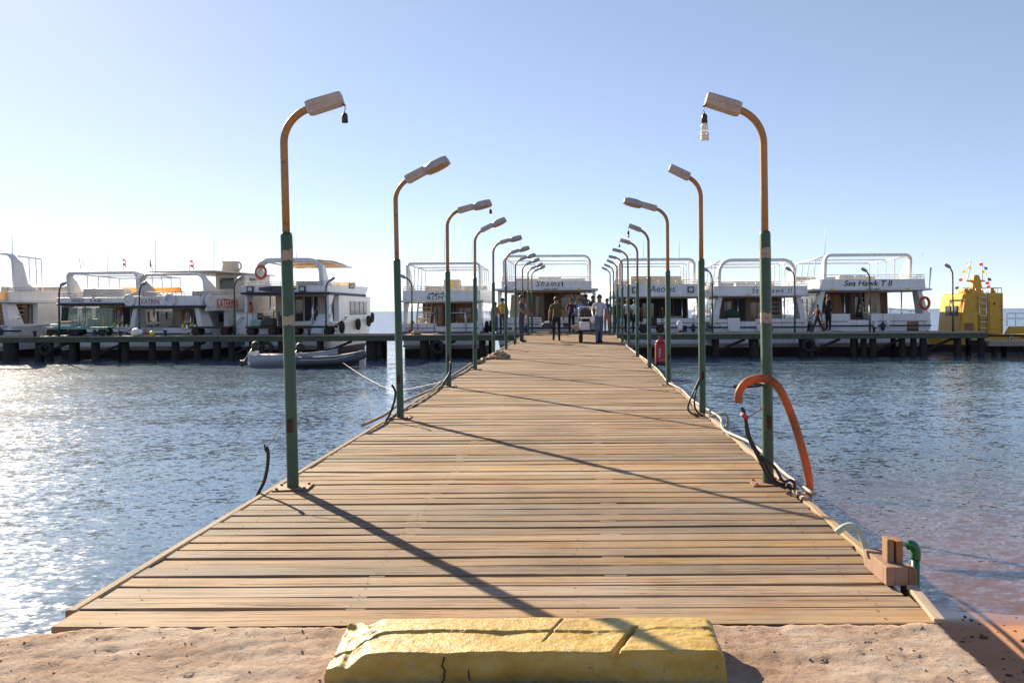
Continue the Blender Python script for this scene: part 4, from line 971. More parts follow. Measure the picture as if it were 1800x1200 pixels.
# --- yacht hung with tyres
t,I=yacht('white yacht with a beige canopy and a row of tyres along its side',426,580,44,14.0,3.33,3.80,5.28,bul=1.9,door_x=.28,cabin='cream',arch_in=.50,arch_r=.75,arch_t=.2,roof='canvas',sheer=(1.85,2.7),ant=((.05,.8,1.5),(.16,.8,.45)),board_in=.02,posts=False,canopy=M['canvas'],cab_w=.6,ud_mat='navy')
pl=MB(); pl.prism([(math.cos(a)*(.95 if abs(math.cos(a))>.3 else .95)*1.05+loc_x(I,491),3.62+.16*math.sin(a)*1.0) for a in [2*PI*k/24 for k in range(24)]],'y',-.285,-.267); pl.build('name_plate',M['plate_brown'],t)
text('name_lettering','ROMY STAR',t,(loc_x(I,459),-.29,3.53),.19,M['ink_blue'],1.9,bold=.01)
floods(t,I,[loc_x(I,444),loc_x(I,535)],3.46)
for k in range(5):
    u=[.12,.36,.55,.74,.90][k]; bw_=I['b']*(1-max(0,(u-.42)/.58)**2.3)*1.03; sh=1.85+.85*u**1.8
    ring(t,(bw_+.09,14.0*u+.5*sh*u**3,sh-.35),(1,0,0),.27,.09,M['wheel'],'tyre_fender')
ring(t,(0,15.4,2.6),(1,0,0),.27,.09,M['wheel'],'tyre_fender')
ring(t,(-I['b']*.93,.5,2.62),(.8,1,0),.30,.07); ring(t,(-I['aw']+.3,.40,4.55),(.4,1,0),.34,.07)
sp=MB().bx(I['hw']+.002,I['hw']+.03,3.9,5.0,3.75,4.05).build('side_plate',M['plate_brown'],t); text('side_lettering','ROMY',sp,(I['hw']+.034,4.0,3.80),.2,M['ink_white'],.9,rot=(PI/2,0,PI/2))
for k in range(4): MB().bx(I['b']*.99,I['b']*1.0,4+k*1.0,4.75+k*1.0,2.2,3.0).build('side_window',M['glass'],t)
MB().bx(I['b']*.86,I['b']*.985,1.8,8.8,1.85,3.33).build('side_wall',M['white'],t,.03)
# --- yacht with red side lettering
t,I=yacht('white yacht with a raised wheelhouse and red lettering along its side',217,365,44,12,2.64,3.28,4.50,bul=1.5,rz=rad(-9),door_x=.2,cabin='cream',wing='slanted',arch_in=.25,arch_r=.5,sheer=(1.55,2.6),ant=((-.6,.8,1.9),(.95,1.5,2.2)),board_in=.0,posts=False,roof=False,cab_w=.5,ud_mat='navy')
MB().bx(.2,2.1,4.2,7.0,3.2,4.62).build('wheelhouse',M['white'],t,.06)
MB().bx(-1.7,2.25,.9,7.4,4.62,4.68).build('wheelhouse_roof',M['offwhite'],t,.02)
MB().bx(.5,1.4,4.17,4.195,3.75,4.4).build('window',M['glass'],t); MB().bx(2.101,2.13,4.7,5.5,3.75,4.4).build('window',M['glass'],t)
mb=MB(); mb.loft([[(x*1.0+.7,y*.35+5,z) for x,y in ((-.4*s,-1),(.4*s,-1),(.4*s,1),(-.4*s,1))] for z,s in ((4.76,1),(5.3,.75),(5.42,1.1))],smooth=False); mb.build('radar_mast',M['cream'],t,.03)
MB().tube(curve_pts([(1.0,5,4.8),(1.35,5,5.0),(1.3,5,5.3),(1.0,5,5.38)]),.05,7).build('mast_horn',M['cream'],t)
text('name_lettering','KATRIN',t,(loc_x(I,252)-.05,-.267,2.86),.24,M['ink_maroon'],1.05,bold=.008)
MB().bx(loc_x(I,252)-.12,loc_x(I,252)+1.08,-.264,-.262,2.82,2.835).build('name_frame',M['ink_maroon'],t); MB().bx(loc_x(I,252)-.12,loc_x(I,252)+1.08,-.264,-.262,3.13,3.145).build('name_frame',M['ink_maroon'],t)
MB().prism([(.1,2.45),(10.5,2.75),(10.0,3.5),(6.5,3.45),(.1,3.25)],'x',I['hw']+.02,I['hw']+.14).build('side_panel',M['white'],t,.02)
text('side_lettering','KATERINA',t,(I['hw']+.15,1.0,2.62),.52,M['ink_red'],2.1,rot=(PI/2-.0,0,PI/2),bold=.01)
for px in (229,307): ring(t,(loc_x(I,px),-.33,3.05),(0,1,.2),.28,.07,M['ink_white'])
ring(t,(I['hw']+.12,.35,3.0),(1,0,0),.30,.07,M['ink_white'])
MB().bx(I['b']*.88,I['b']*.99,2.2,8.5,1.5,2.64).build('side_wall',M['white'],t,.03)
MB().prism([(4.2,1.9),(5.0,2.35),(7.0,2.4),(7.0,1.6),(5.0,1.5)],'x',I['b']*.99+.002,I['b']*.99+.02).build('side_window',M['glass'],t)
flag(t,.9,.7,4.5,.75,['red','white','black'],.1,.3); flag(t,-1.2,.7,4.5,.8,['black'],-.25,.12)
# --- yacht with the orange canopy
t,I=yacht('white yacht with an orange canopy windscreen behind the green cage trolley',103,240,44.6,12,2.80,3.22,4.65,bul=1.6,door_x=.25,cabin='cream',arch_in=.12,arch_r=.3,arch_t=.14,sheer=(1.6,2.5),ant=((.05,.8,1.1),),board_in=.0,canopy=M['orange_canvas'],roof=True,can_z=(.38,.72),cab_w=.56,ud_mat='navy')
text('name_lettering','GHAZALA II',t,(loc_x(I,131),-.267,2.98),.19,M['ink_blue'],.68)
arabic(t,[[(0,.8),(.08,.3),(.02,.0)],[(.25,.3),(.35,.2),(.42,.6),(.36,.75)],[(.42,.25),(.58,.2),(.7,.35)],[(.72,.7),(.75,.3),(.68,.1)],[(.78,.25),(.9,.3),(.95,.7)],[(.6,.8)],[(.66,.8)]],loc_x(I,164),-.27,2.98,.65,.2,M['ink_blue'],.018)
flag(t,-1.3,.7,4.65,.75,['white'],-.1,.4); flag(t,1.05,.7,4.65,.75,['red','white','black'],-.05,.28)
MB().bx(-1.4,.9,1.0,1.8,2.93,3.75).build('flydeck_seat',M['offwhite'],t,.05)
MB().cyl((-1.75,-.25,.7),(-1.6,-.25,2.7),.16,8).build('green_drape',M['jumble_green'],t)
# --- yacht cut off by the picture edge
t,I=yacht('white yacht with tan wooden stern steps, only its near half in view',-128,26,44,10,2.95,3.55,5.65,bul=1.7,rz=rad(-6),door_x=.35,cabin='teak',arch_in=.25,arch_r=.5,sheer=(1.75,2.8),board_in=.0,ant=((.85,.8,1.0),),fascia_mat='canvas',wing='slanted',roof=False,posts=False)
MB().tube([(I['aw']-.1,.9,5.5),(I['aw']-.1,2.6,5.45)],.045,6).build('roof_frame',M['white'],t)
for yy in (1.7,2.2,2.6): MB().cyl((I['aw']-.1,yy+.1,3.6),(I['aw']-.1,yy,5.46),.028,6).build('roof_post',M['white'],t)
MB().bx(I['b']*.86,I['b']*.985,1.9,8.2,1.75,2.95).build('side_wall',M['white'],t,.03)
for k in range(3): MB().bx(I['b']*.985,I['b']*.985+.015,4.2+k*1.2,5.0+k*1.2,2.0,2.7).build('side_window',M['glass'],t)
mb=MB()
for k in range(8): mb.bx(I['b']*.45,I['b']*.95,.1+.12*k,.35+.12*k,1.2+.22*k,1.25+.22*k)
mb.build('stern_steps',M['canvas'],t)
ring(t,(I['b']+.12,4.5,1.6),(1,0,0),.26,.1,M['lifered'],'buoy')
# --- yacht behind the extinguisher
t,I=yacht('white yacht with a cream flybridge behind the row of hose-side lamp posts',1078,1236,44.5,13,3.09,3.80,5.22,bul=1.95,door_x=-.5,cabin='darkint',arch_in=.3,arch_r=.35,arch_t=.12,sheer=(1.75,2.7),board_in=.0,ant=((-.35,.8,1.4),(.6,.8,1.6)),c0=3.0,cab_w=.85)
text('name_lettering','Aeolus',t,(loc_x(I,1142),-.267,3.36),.36,M['ink_blue'],1.35,.15)
floods(t,I,[loc_x(I,1116),loc_x(I,1213)],3.33)
MB().bx(-1.3,1.6,2.6,4.6,3.3,4.35).build('flydeck_cabin',M['cream'],t,.06)
MB().bx(1.2,1.55,-.06,-.035,1.15,1.55).build('vent',M['navy'],t)
# --- two matching yachts
t,I=yacht('white yacht with curved hoop frame, a green net heaped on its stern',1250,1420,44,13.5,3.10,3.66,5.14,bul=1.9,door_x=-.25,cabin='teak',arch_in=.45,arch_r=.7,arch_t=.14,sheer=(1.75,2.7),board_in=.0,ant=((-.05,.8,.3),(.35,.8,1.6)),stair=.45,wing='slanted')
text('name_lettering','Sea Hawk II',t,(loc_x(I,1320),-.267,3.28),.27,M['ink_black'],2.15,.25,space=1.3)
net=MB(); net.ell((0,0,0),(.42,.35,.28),9,6); net=net.build('green_net',M['jumble_green'],t); net.location=(loc_x(I,1287),.15,2.15)
MB().prism([(loc_x(I,1280),1.1),(loc_x(I,1300),1.1),(loc_x(I,1300),1.95),(loc_x(I,1278),1.95)],'y',-.12,-.05).build('boarding_plank',M['white'],t)
for px in (1312,1396): MB().bx(loc_x(I,px)-.1,loc_x(I,px)+.1,-.47,-.452,3.11,3.21).build('yellow_sticker',M['yellow_sign'],t)
t,I=yacht('wide white yacht with black lettering and sloping wings beside the yellow boat',1428,1636,44,14.5,3.38,4.0,5.38,bul=2.15,door_x=-.2,cabin='teak',arch_in=.75,arch_r=.35,arch_t=.13,sheer=(1.8,2.8),board_in=.30,ant=((-.95,.8,1.5),(.12,.8,.45),(1.3,.8,.2)),stair=.2,wing='slanted',c0=2.6,cab_w=.6)
text('name_lettering','Sea Hawk T II',t,(loc_x(I,1481),-.267,3.62),.31,M['ink_black'],2.6,.25,bold=.015)
text('small_lettering','SAFETY FIRST',t,(loc_x(I,1518),-.457,3.405),.09,M['ink_black'],.72)
MB().prism([(-1.0,3.2),(-1.7,3.2),(-1.5,1.22),(-.7,1.22)],'y',2.1,2.16).build('cream_partition',M['teak'],t)
MB().prism([(.45,1.3),(1.35,1.3),(1.25,3.3),(.4,3.3)],'y',2.2,2.25).build('cream_partition',M['cream'],t)
for px in (1458,1590): MB().bx(loc_x(I,px)-.1,loc_x(I,px)+.1,-.47,-.452,3.39,3.49).build('yellow_sticker',M['yellow_sign'],t)
ring(t,(I['b']*.90,-.02,2.7),(-.4,1,0),.3,.08); MB().bx(1.9,2.5,-.06,-.035,1.2,1.75).build('mirror_panel',M['glass'],t)
MB().tube([(I['b']*.95,-.2,3.4),(I['b']*.98,-.2,4.6)],[.02,.05],5).build('antenna',M['offwhite'],t)
for px,py in ((1556,568),(1535,570)):
    q=MB(); q.ell((0,0,0),(.12,.12,.2)); q.build('fender',M['ink_white'],t).location=(loc_x(I,px),-.35,2.4+(543-py)/32.7)

# --- yellow boat
yb=thing('yellow_boat','bright yellow tour submarine boat with a block tower and mast','boat',(20.0,46.5,WATER))
mb=MB(); secs=[]
for u,hw_,zt in ((0,.1,1.1),(.05,.7,1.05),(.15,1.3,1.0),(.4,1.6,.95),(.8,1.6,.95),(1,1.2,1.0)):
    x=-.3+13*u; secs.append([(x,-hw_,zt),(x,hw_,zt),(x,hw_*1.05,.4),(x,hw_*.7,-.8),(x,-hw_*.7,-.8),(x,-hw_*1.05,.4)])
mb.loft(secs,smooth=False)
for i,f in enumerate(mb.f):
    if max(mb.v[j][2] for j in f)<=.41: mb.m[i]=1
mb.build('hull',[M['yellow'],M['antifoul']],yb,.04)
MB().prism([(1.05,1.0),(3.5,1.0),(3.5,3.25),(1.45,3.25),(1.25,3.15)],'y',-1.3,1.4).build('tower',M['yellow'],yb,.05)
MB().prism([(1.0,1.0),(2.0,1.0),(2.0,2.2),(1.75,2.75),(1.28,2.9)],'y',-1.50,-1.31).build('tower_front',M['yellow'],yb,.06)
for y0 in (-.9,-.1): MB().prism([(y0,2.0),(y0+.6,2.0),(y0+.6,2.55),(y0,2.55)],'x',1.10,1.16).build('window',M['glass'],yb)
MB().bx(1.25,1.75,-1.52,-1.502,1.2,1.6).build('window',M['glass'],yb)
d=MB().bx(2.72,3.25,-1.34,-1.302,1.25,2.85).build('door',M['yellow'],yb,.02); MB().cyl((2.98,-1.36,2.65),(2.98,-1.342,2.65),.07,12).build('porthole',M['ink_blue'],d)
ld=MB()
for x in (2.12,2.5): ld.cyl((x,-1.42,1.1),(x,-1.42,3.3),.025,6)
ld.build('ladder_rails',M['steel'],yb)
for k in range(6): MB().cyl((2.12,-1.42,1.3+.34*k),(2.5,-1.42,1.3+.34*k),.04,6).build('ladder_rung',M['offwhite'],yb)
rail(yb,[(1.3,-1.2,3.25),(3.45,-1.2,3.25),(3.45,1.2,3.25)],.28,.35,.02)
mb=MB(); mb.loft([[(2.62+x*s_,y*s_,z) for x,y in ((-.33,-.25),(.33,-.25),(.33,.25),(-.33,.25))] for z,s_ in ((3.25,1),(4.15,.55),(4.3,.4))],smooth=False); mb.build('mast',M['yellow'],yb,.03)
MB().prism([(2.05,3.93),(2.05,3.99),(2.62,4.05),(3.15,3.99),(3.15,3.93),(2.62,3.85)],'y',-.06,.06).build('mast_arm',M['yellow'],yb,.02)
for x,l in ((2.15,.22),(3.0,.0)): MB().cyl((x,0,3.97),(x+l,0,5.1),.02,5).build('flag_pole',M['offwhite'],yb)
MB().prism([(3.55,1.0),(13,1.0),(13,1.45),(3.8,1.4)],'y',-1.5,-1.2).build('coaming',M['yellow'],yb,.05)
for x in (5.0,6.3,7.6): MB().bx(x,x+.45,-1.52,-1.502,1.12,1.3).build('window',M['glass'],yb)
rail(yb,[(3.7,-1.3,1.42),(9.5,-1.3,1.42)],.7,.45,.022,(1,.6)); rail(yb,[(-3.0,.9,1.6),(.4,.9,1.2)],.95,1.0,.025)
MB().bx(4.4,4.9,-1.9,-1.6,.2,.9).build('fender_block',M['yellow'],yb,.04)
for z in (1.75,2.5): MB().bx(2.02,3.51,-1.312,-1.303,z,z+.02).build('plate_seam',M['rust'],yb)
for x in (2.62,3.38): MB().bx(x,x+.012,-1.312,-1.303,1.05,3.2).build('plate_seam',M['rust'],yb)
for x in (3.75,4.6,5.9,8.3): MB().torus((x,-1.63,.75),.10,.025,(0,1,0),14,6).build('porthole',M['steel'],yb)
MB().tube([(-.1,-.2,.98),(.9,-1.38,.92),(4.9,-1.66,.90),(10,-1.66,.90)],.05,7).build('rubbing_strake',M['black'],yb)
MB().bx(1.45,1.95,-1.1,-.3,3.26,3.5).build('vent_box',M['yellow'],yb,.03); MB().cyl((3.3,-.6,3.25),(3.3,-.6,3.55),.12,10).build('vent_pipe',M['yellow'],yb)
MB().tube(curve_pts([(-.2,-.1,1.1),(-.9,-.6,1.35),(-1.4,-1.0,1.2)]),.06,7).build('bow_rail',M['black'],yb)
def bunting(pts,cols,label):
    b=thing('flag_string',label,'flag string',pts[0]); o=Vector(pts[0]); P=[Vector(p)-o for p in pts]
    MB().tube(P,.008,4).build('cord',M['offwhite'],b)
    n=len(cols)
    for k,c in enumerate(cols):
        q=P[0].lerp(P[1],(k+.5)/n); mb=MB(); s=.16; 
        g_=RND.choice((-1,1)); mb.add([q+Vector((0,0,.09)),q+Vector((.2*g_,.04,.05)),q+Vector((.19*g_,-.03,-.09)),q+Vector((0,.02,-.08))],[(0,1,2,3)]); mb.build('flag',FLAGM[c],b)
bunting([(22.35,46.5,4.15),(21.55,46.4,2.55)],['white','yellow','yellow','white','red','white','blue'],'string of small flags sloping from the mast to the front of the yellow boat')
bunting([(23.0,46.5,4.1),(23.5,46.4,2.4)],['red','blue','yellow','white','black','red','red','white'],'string of small flags sloping from the mast to the back of the yellow boat')

# ================================================================== dinghies
def outboard(parent,loc,rz,tilt):
    o=thing('outboard',None,None) if False else None
    e=MB(); q=Matrix.Rotation(rz,3,'Z')@Matrix.Rotation(tilt,3,'Y')
    secs=[]
    for z,sx,sy in ((.30,.10,.09),(.36,.17,.13),(.52,.20,.145),(.62,.15,.11),(.66,.06,.05)):
        secs.append([Vector(loc)+q@Vector((sx*math.cos(a),sy*math.sin(a),z)) for a in [2*PI*k/10 for k in range(10)]])
    e.loft(secs); m=e.build('outboard_motor',M['black'],parent)
    f=MB(); secs=[]
    for z,sx,sy,ox in ((.32,.09,.07,0),(.0,.07,.05,-.02),(-.35,.06,.03,-.05),(-.42,.16,.03,-.09),(-.50,.10,.03,-.08),(-.62,.05,.015,-.06)):
        secs.append([Vector(loc)+q@Vector((ox+sx*math.cos(a),sy*math.sin(a),z)) for a in [2*PI*k/8 for k in range(8)]])
    f.loft(secs)
    for k in range(3):
        a=2*PI*k/3; f.add([Vector(loc)+q@Vector(p) for p in ((-.2,0,-.46),(-.21,.1*math.cos(a)+.03*math.sin(a),-.46+.1*math.sin(a)-.03*math.cos(a)),(-.19,.1*math.cos(a)-.03*math.sin(a),-.46+.1*math.sin(a)+.03*math.cos(a)))],[(0,1,2)])
    f.build('drive_leg',M['dark_plastic'],m)
rib=thing('inflatable_dinghy','grey inflatable dinghy with black outboard tied under the jetty','dinghy',(-10.9,35.5,WATER),rad(4),'dinghies tied to the jetty')
pth=curve_pts([(-1.45,-.62,.30),(-.5,-.66,.30),(.6,-.64,.34),(1.25,-.42,.44),(1.55,0,.52),(1.25,.42,.44),(.6,.64,.34),(-.5,.66,.30),(-1.45,.62,.30)],6)
MB().tube(pth,[.08]+[.2]*(len(pth)-2)+[.08],14).build('tube',M['grey_tube'],rib)
mb=MB(); mb.loft([[(x,-w_,.26),(x,w_,.26),(x,w_*.6,.04-.1*(1 if x<1 else 0)),(x,-w_*.6,.04-.1*(1 if x<1 else 0))] for x,w_ in ((-1.2,.6),(.6,.58),(1.2,.3),(1.4,.08))],smooth=False); mb.build('floor',M['grey_tube'],rib)
MB().bx(-1.24,-1.16,-.5,.5,.1,.62).build('transom',M['offwhite'],rib)
MB().bx(-.3,-.02,-.62,.62,.42,.47).build('seat',M['offwhite'],rib)
MB().tube(curve_pts([(-.9,-.86,.36),(0,-.88,.36),(.7,-.84,.42),(1.3,-.58,.55)]),.012,5).build('grab_line',M['ink_white'],rib)
outboard(rib,(-1.32,0,.45),0,rad(28))
dg_=thing('rowing_dinghy','white hard-shell dinghy with tilted outboard behind the inflatable one','dinghy',(-12.6,36.3,WATER),rad(2),'dinghies tied to the jetty')
mb=MB(); secs=[]
for u,w_,zt in ((0,.62,.52),(.3,.72,.52),(.6,.68,.56),(.85,.4,.66),(1,.05,.78)):
    x=-1.75+3.7*u; secs.append([(x,-w_,zt),(x,-w_*.96,.25),(x,-w_*.6,-.12),(x,0,-.2),(x,w_*.6,-.12),(x,w_*.96,.25),(x,w_,zt),(x,w_-.06 if w_>.1 else .01,zt),(x,w_*.55,.08),(x,-w_*.55,.08),(x,-w_+.06 if w_>.1 else -.01,zt)])
mb.loft(secs); mb.build('hull',M['housing_top'],dg_)
for k,x in enumerate((-1.0,.2)): MB().bx(x-.15,x+.15,-.62,.62,.36,.41).build('seat',M['offwhite'],dg_)
MB().bx(-1.78,-1.70,-.58,.58,.1,.66).build('transom',M['white'],dg_)
outboard(dg_,(-1.9,0,.5),0,rad(32))

# ================================================================== trolleys
def wheel(parent,c,r=.19,w_=.09,axis='y'):
    c=Vector(c); d=Vector((0,w_/2,0)) if axis=='y' else Vector((w_/2,0,0))
    mb=MB(); mb.tube([c-d,c-d*.8,c+d*.8,c+d],[r*.9,r,r,r*.9],16); o=mb.build('wheel',M['wheel'],parent)
    MB().tube([c-d*1.12,c+d*1.12],r*.42,10).build('hub',M['rust'],o)
def trolley(label,x,y,L_=1.9,cage=None,load=(),handle=1,high=.0,rz=0,mat='rust',deckz=JZ):
    t=thing('luggage_trolley',label,'trolley',(x,y,deckz),rz,'luggage trolleys on the jetty')
    for sx in (-1,1):
        for sy in (-1,1): wheel(t,(sx*L_*.36,sy*.32,.19))
    for sx in (-1,1): MB().cyl((sx*L_*.36,-.32,.19),(sx*L_*.36,.32,.19),.02,6).build('axle',M['rust'],t)
    MB().bx(-L_/2,L_/2,-.4,.4,.40,.44).build('platform',M[mat],t)
    fr=MB()
    for sy in (-.38,.38): fr.bx(-L_/2,L_/2,sy-.02,sy+.02,.34,.398)
    for sx in (-1,1): fr.bx(sx*L_*.36-.03,sx*L_*.36+.03,-.3,.3,.2,.34)
    fr.build('frame',M[mat],t)
    if handle:
        hx=handle*L_/2; MB().tube(curve_pts([(hx,-.2,.42),(hx+handle*.25,-.2,.6),(hx+handle*.5,-.15,.85),(hx+handle*.52,.15,.86),(hx+handle*.25,.2,.6),(hx,.2,.42)]),.018,6).build('handle',M[mat],t)
    if high:
        for sx in (-1,1): MB().tube([(sx*L_*.45,-.36,.44),(sx*L_*.45,-.36,high),(sx*L_*.45,.36,high),(sx*L_*.45,.36,.44)],.018,6).build('end_loop',M[mat],t)
    if cage:
        x0,x1,h=cage
        for sy in (-.36,.36):
            g=MB(); g.tube([(x0,sy,.45),(x0,sy,h),(x1,sy,h),(x1,sy,.45)],.02,6)
            n=int((x1-x0)/.09)
            for k in range(n+1): g.cyl((x0+(x1-x0)*k/n,sy,.44),(x0+(x1-x0)*k/n,sy,h),.011,5)
            g.build('cage_side',M['teal'],t)
        for xx in (x0,x1):
            g=MB()
            for k in range(8): g.cyl((xx,-.36+.72*k/7,.44),(xx,-.36+.72*k/7,h),.011,5)
            g.tube([(xx,-.36,h),(xx,.36,h)],.02,6); g.build('cage_end',M['teal'],t)
    for (lx,ly,lz,sx,sy,sz,mm) in load: MB().box((lx,ly,.445+lz+sz/2),(sx,sy,sz)).build('load',M[mm],t,.03)
    return t
jx=lambda px,Y=41.2:(px-1015)*Y/F
trolley('green cage trolley standing on the jetty before the orange-canopied yacht',jx(162),41.2,1.85,(-.85,.85,1.35),mat='teal')
trolley('flat pale trolley with sacks next to the green cage trolley',jx(108),41.5,1.5,None,[(0,0,0,1.2,.6,.16,'ink_white'),(.1,0,.165,.8,.5,.12,'cardboard')],0,mat='teal')
trolley('dark flat trolley before the yacht with red side lettering',jx(372),41.3,2.0,None,[],1)
trolley('tall-ended trolley carrying dark boxes beside the tyre-hung yacht',jx(463),41.2,1.5,None,[(.35,0,0,.5,.5,.4,'dark_plastic'),(-.3,0,0,.5,.6,.3,'teal')],0,1.15)
trolley('trolley with a black machine just behind the nearest dinghy-side lamp',jx(503),41.4,1.3,None,[(0,0,0,.6,.5,.55,'black')],0,1.2)
trolley('long flat trolley with a blue sack before the tyre-hung yacht',jx(550),41.3,2.2,None,[(-.55,0,0,.7,.6,.22,'hose_pale')],1)
trolley('steel-handled trolley behind the red extinguisher',jx(1146),41.4,1.2,None,[(0,0,0,.5,.5,.3,'black')],0,1.25)
# deck clutter
def lump(name,label,cat,px,Y,r,mat,z=None,sq=.9):
    o=MB().ell((0,0,r[2]*sq),r,10,7).build(name,M[mat]); o.location=(jx(px,Y),Y,JZ if z is None else z); return tag(o,label,cat,'clutter on the jetty')
lump('buoy','small orange buoy lying on the jetty beside the white sack',"buoy",267,40.7,(.14,.14,.13),'yellow_sign')
lump('sack','white sack lying on the jetty next to the orange buoy','sack',240,40.8,(.3,.22,.2),'ink_white')
lump('rope_heap','pale rope heap on the jetty before the wooden-walled yacht','rope',733,40.6,(.28,.2,.11),'ropecol')
wp=thing('mooring_post','short mooring post wrapped in white cloth on the jetty','post',(jx(1195,40.7),40.7,JZ))
MB().cyl((0,0,0),(0,0,.55),.06,8).build('post',M['rustwood'],wp)
mb=MB(); mb.loft([[(.13*s*math.cos(a)*(1+.2*math.sin(3*a+z*9)),.12*s*math.sin(a),z) for a in [2*PI*k/12 for k in range(12)]] for z,s in ((.15,.8),(.3,1),(.5,1.05),(.62,.7),(.64,.2))]); mb.build('cloth_wrap',M['ink_white'],wp)
sb=thing('stand_box','white locker standing on the jetty between two trolleys','locker',(jx(424),41.9,JZ)); MB().bx(-.45,.45,-.25,.25,0,1.05).build('body',M['white'],sb,.03); MB().bx(-.47,.47,-.27,.27,1.05,1.10).build('lid',M['offwhite'],sb,.02)
sb=thing('gangplank','white boarding ramp leaning on the stern of the tyre-hung yacht','ramp',(jx(545),42.4,JZ)); MB().bar((0,-.3,.02),(0,1.3,1.0),.7,.06).build('ramp',M['white'],sb,.01)
for sx in (-.33,.33): MB().tube([(sx,-.3,.05),(sx,-.3,.6),(sx,1.3,1.6),(sx,1.3,1.05)],.02,6).build('handrail',M['steel'],sb)

# ================================================================== people
def person(label,x,y,z,face,H=1.75,shirt=('shirt_white',(.6,.6,.62)),legs=('jeans',(.07,.09,.14)),stride=0,arms=((.12,.15),(.12,.15)),sleeve=.5,shorts=False,shoe='dark_plastic',lean=0,bald=False,long_sleeve=False,fwd=0):
    """face: heading in degrees, 0 looks towards -Y (the shore). arms: per side (forward swing, elbow bend)"""
    def v(a,b,c): return Vector((a*H,b*H,c*H))
    J={}; st=stride
    J['pel']=v(0,0,.52); J['waist']=v(0,-.005-lean*.08,.60); J['chest']=v(0,-.008-lean*.2,.715); J['neck0']=v(0,0-lean*.28,.80); J['neck']=v(0,.0-lean*.31,.845); J['hd0']=v(0,-.012-lean*.34,.885); J['hd1']=v(0,-.012-lean*.36,.93); J['hd2']=v(0,-.006-lean*.37,.965)
    for s_,nm,k in ((-1,'r',1),(1,'l',-1)):
        sw=st*k
        hip=v(s_*.052,0,.50); J['hip'+nm]=hip
        ang=sw; kn=hip+Vector((s_*.004*H,-math.sin(ang)*.245*H,-math.cos(ang)*.245*H)); J['kn'+nm]=kn
        a2=ang-(.25*abs(st)+ (.5*abs(st) if sw<0 else 0)); an=kn+Vector((s_*.004*H,-math.sin(a2)*.225*H,-math.cos(a2)*.225*H)); J['an'+nm]=an
        J['he'+nm]=an+v(0,-.02,-.022); J['to'+nm]=an+v(s_*.01,-.095,-.03)
        sh=v(s_*.105,-lean*.25,.79); J['sh'+nm]=sh
        f_,e_=arms[0 if nm=='r' else 1]
        el=sh+Vector((s_*.045*H,-math.sin(f_)*.17*H,-math.cos(f_)*.165*H)); J['el'+nm]=el
        f2=f_+e_; wr=el+Vector((s_*.012*H,-math.sin(f2)*.145*H,-math.cos(f2)*.145*H)); J['wr'+nm]=wr
        dirh=(wr-el).normalized(); J['pa'+nm]=wr+dirh*.045*H
    bones=[('pel','waist'),('waist','chest'),('chest','neck0'),('neck0','neck'),('neck','hd0'),('hd0','hd1'),('hd1','hd2')]
    for nm in 'rl': bones+=[('pel','hip'+nm),('hip'+nm,'kn'+nm),('kn'+nm,'an'+nm),('an'+nm,'he'+nm),('he'+nm,'to'+nm),('neck0','sh'+nm),('sh'+nm,'el'+nm),('el'+nm,'wr'+nm),('wr'+nm,'pa'+nm)]
    rads=dict(pel=.078,waist=.076,chest=.086,neck0=.052,neck=.034,hd0=.043,hd1=.052,hd2=.042)
    for nm in 'rl': rads.update({'hip'+nm:.055,'kn'+nm:.040,'an'+nm:.027,'he'+nm:.026,'to'+nm:.022,'sh'+nm:.042,'el'+nm:.031,'wr'+nm:.020,'pa'+nm:.020})
    names=list(J); idx={n:i for i,n in enumerate(names)}
    me=bpy.data.meshes.new('person'); me.from_pydata([J[n] for n in names],[(idx[a],idx[b]) for a,b in bones],[])
    o=bpy.data.objects.new('tmp',me); COL.objects.link(o); sk=o.modifiers.new('skin','SKIN'); sk.use_smooth_shade=True
    for n in names:
        d=me.skin_vertices[0].data[idx[n]]; r=rads[n]*H; d.radius=(r,r); d.use_root=(n=='pel')
    ss=o.modifiers.new('sub','SUBSURF'); ss.levels=1; ss.render_levels=1
    dg=bpy.context.evaluated_depsgraph_get(); m2=bpy.data.meshes.new_from_object(o.evaluated_get(dg)); bpy.data.objects.remove(o)
    for vv in m2.vertices:
        if abs(vv.co.x)<.13*H and .50*H<vv.co.z<.83*H: vv.co.y=vv.co.y*.80
    mb=MB(); cs=cloth(*shirt); cl=cloth(*legs); mats=[cs,cl,M['skin'],M[shoe],M['hair']]
    segs=[(a,b,J[a],J[b]) for a,b in bones]
    fl=[]; 
    for p in m2.polygons:
        c=p.center; best=None
        for a,b,A,B in segs:
            d=B-A; tt=max(0,min(1,(c-A).dot(d)/d.length_squared)); ds=(c-(A+d*tt)).length-.5*(rads[a]+(rads[b]-rads[a])*tt)*H
            if best is None or ds<best[0]: best=(ds,a,b,tt)
        _,a,b,tt=best; mi=0
        if a.startswith('hip') or (a=='pel' and b.startswith('hip')) or a.startswith('kn') : mi=1
        if a=='pel' and c.z<.555*H: mi=1
        if shorts and (a.startswith('kn')): mi=2
        if a.startswith('an') or a.startswith('he'): mi=3
        if a in('neck','hd0','hd1') or (a=='neck0' and b=='neck' and tt>.3): mi=2
        if a.startswith('sh') and tt>sleeve and not long_sleeve: mi=2
        if a.startswith('el') and not (long_sleeve and tt<.9): mi=2
        if a.startswith('wr'): mi=2
        fl.append((list(p.vertices),mi))
    mb.v=[tuple(vv.co) for vv in m2.vertices]
    for f,mi in fl: mb.f.append(f); mb.m.append(mi); mb.sm.append(True)
    bpy.data.meshes.remove(m2)
    mb.mi=2
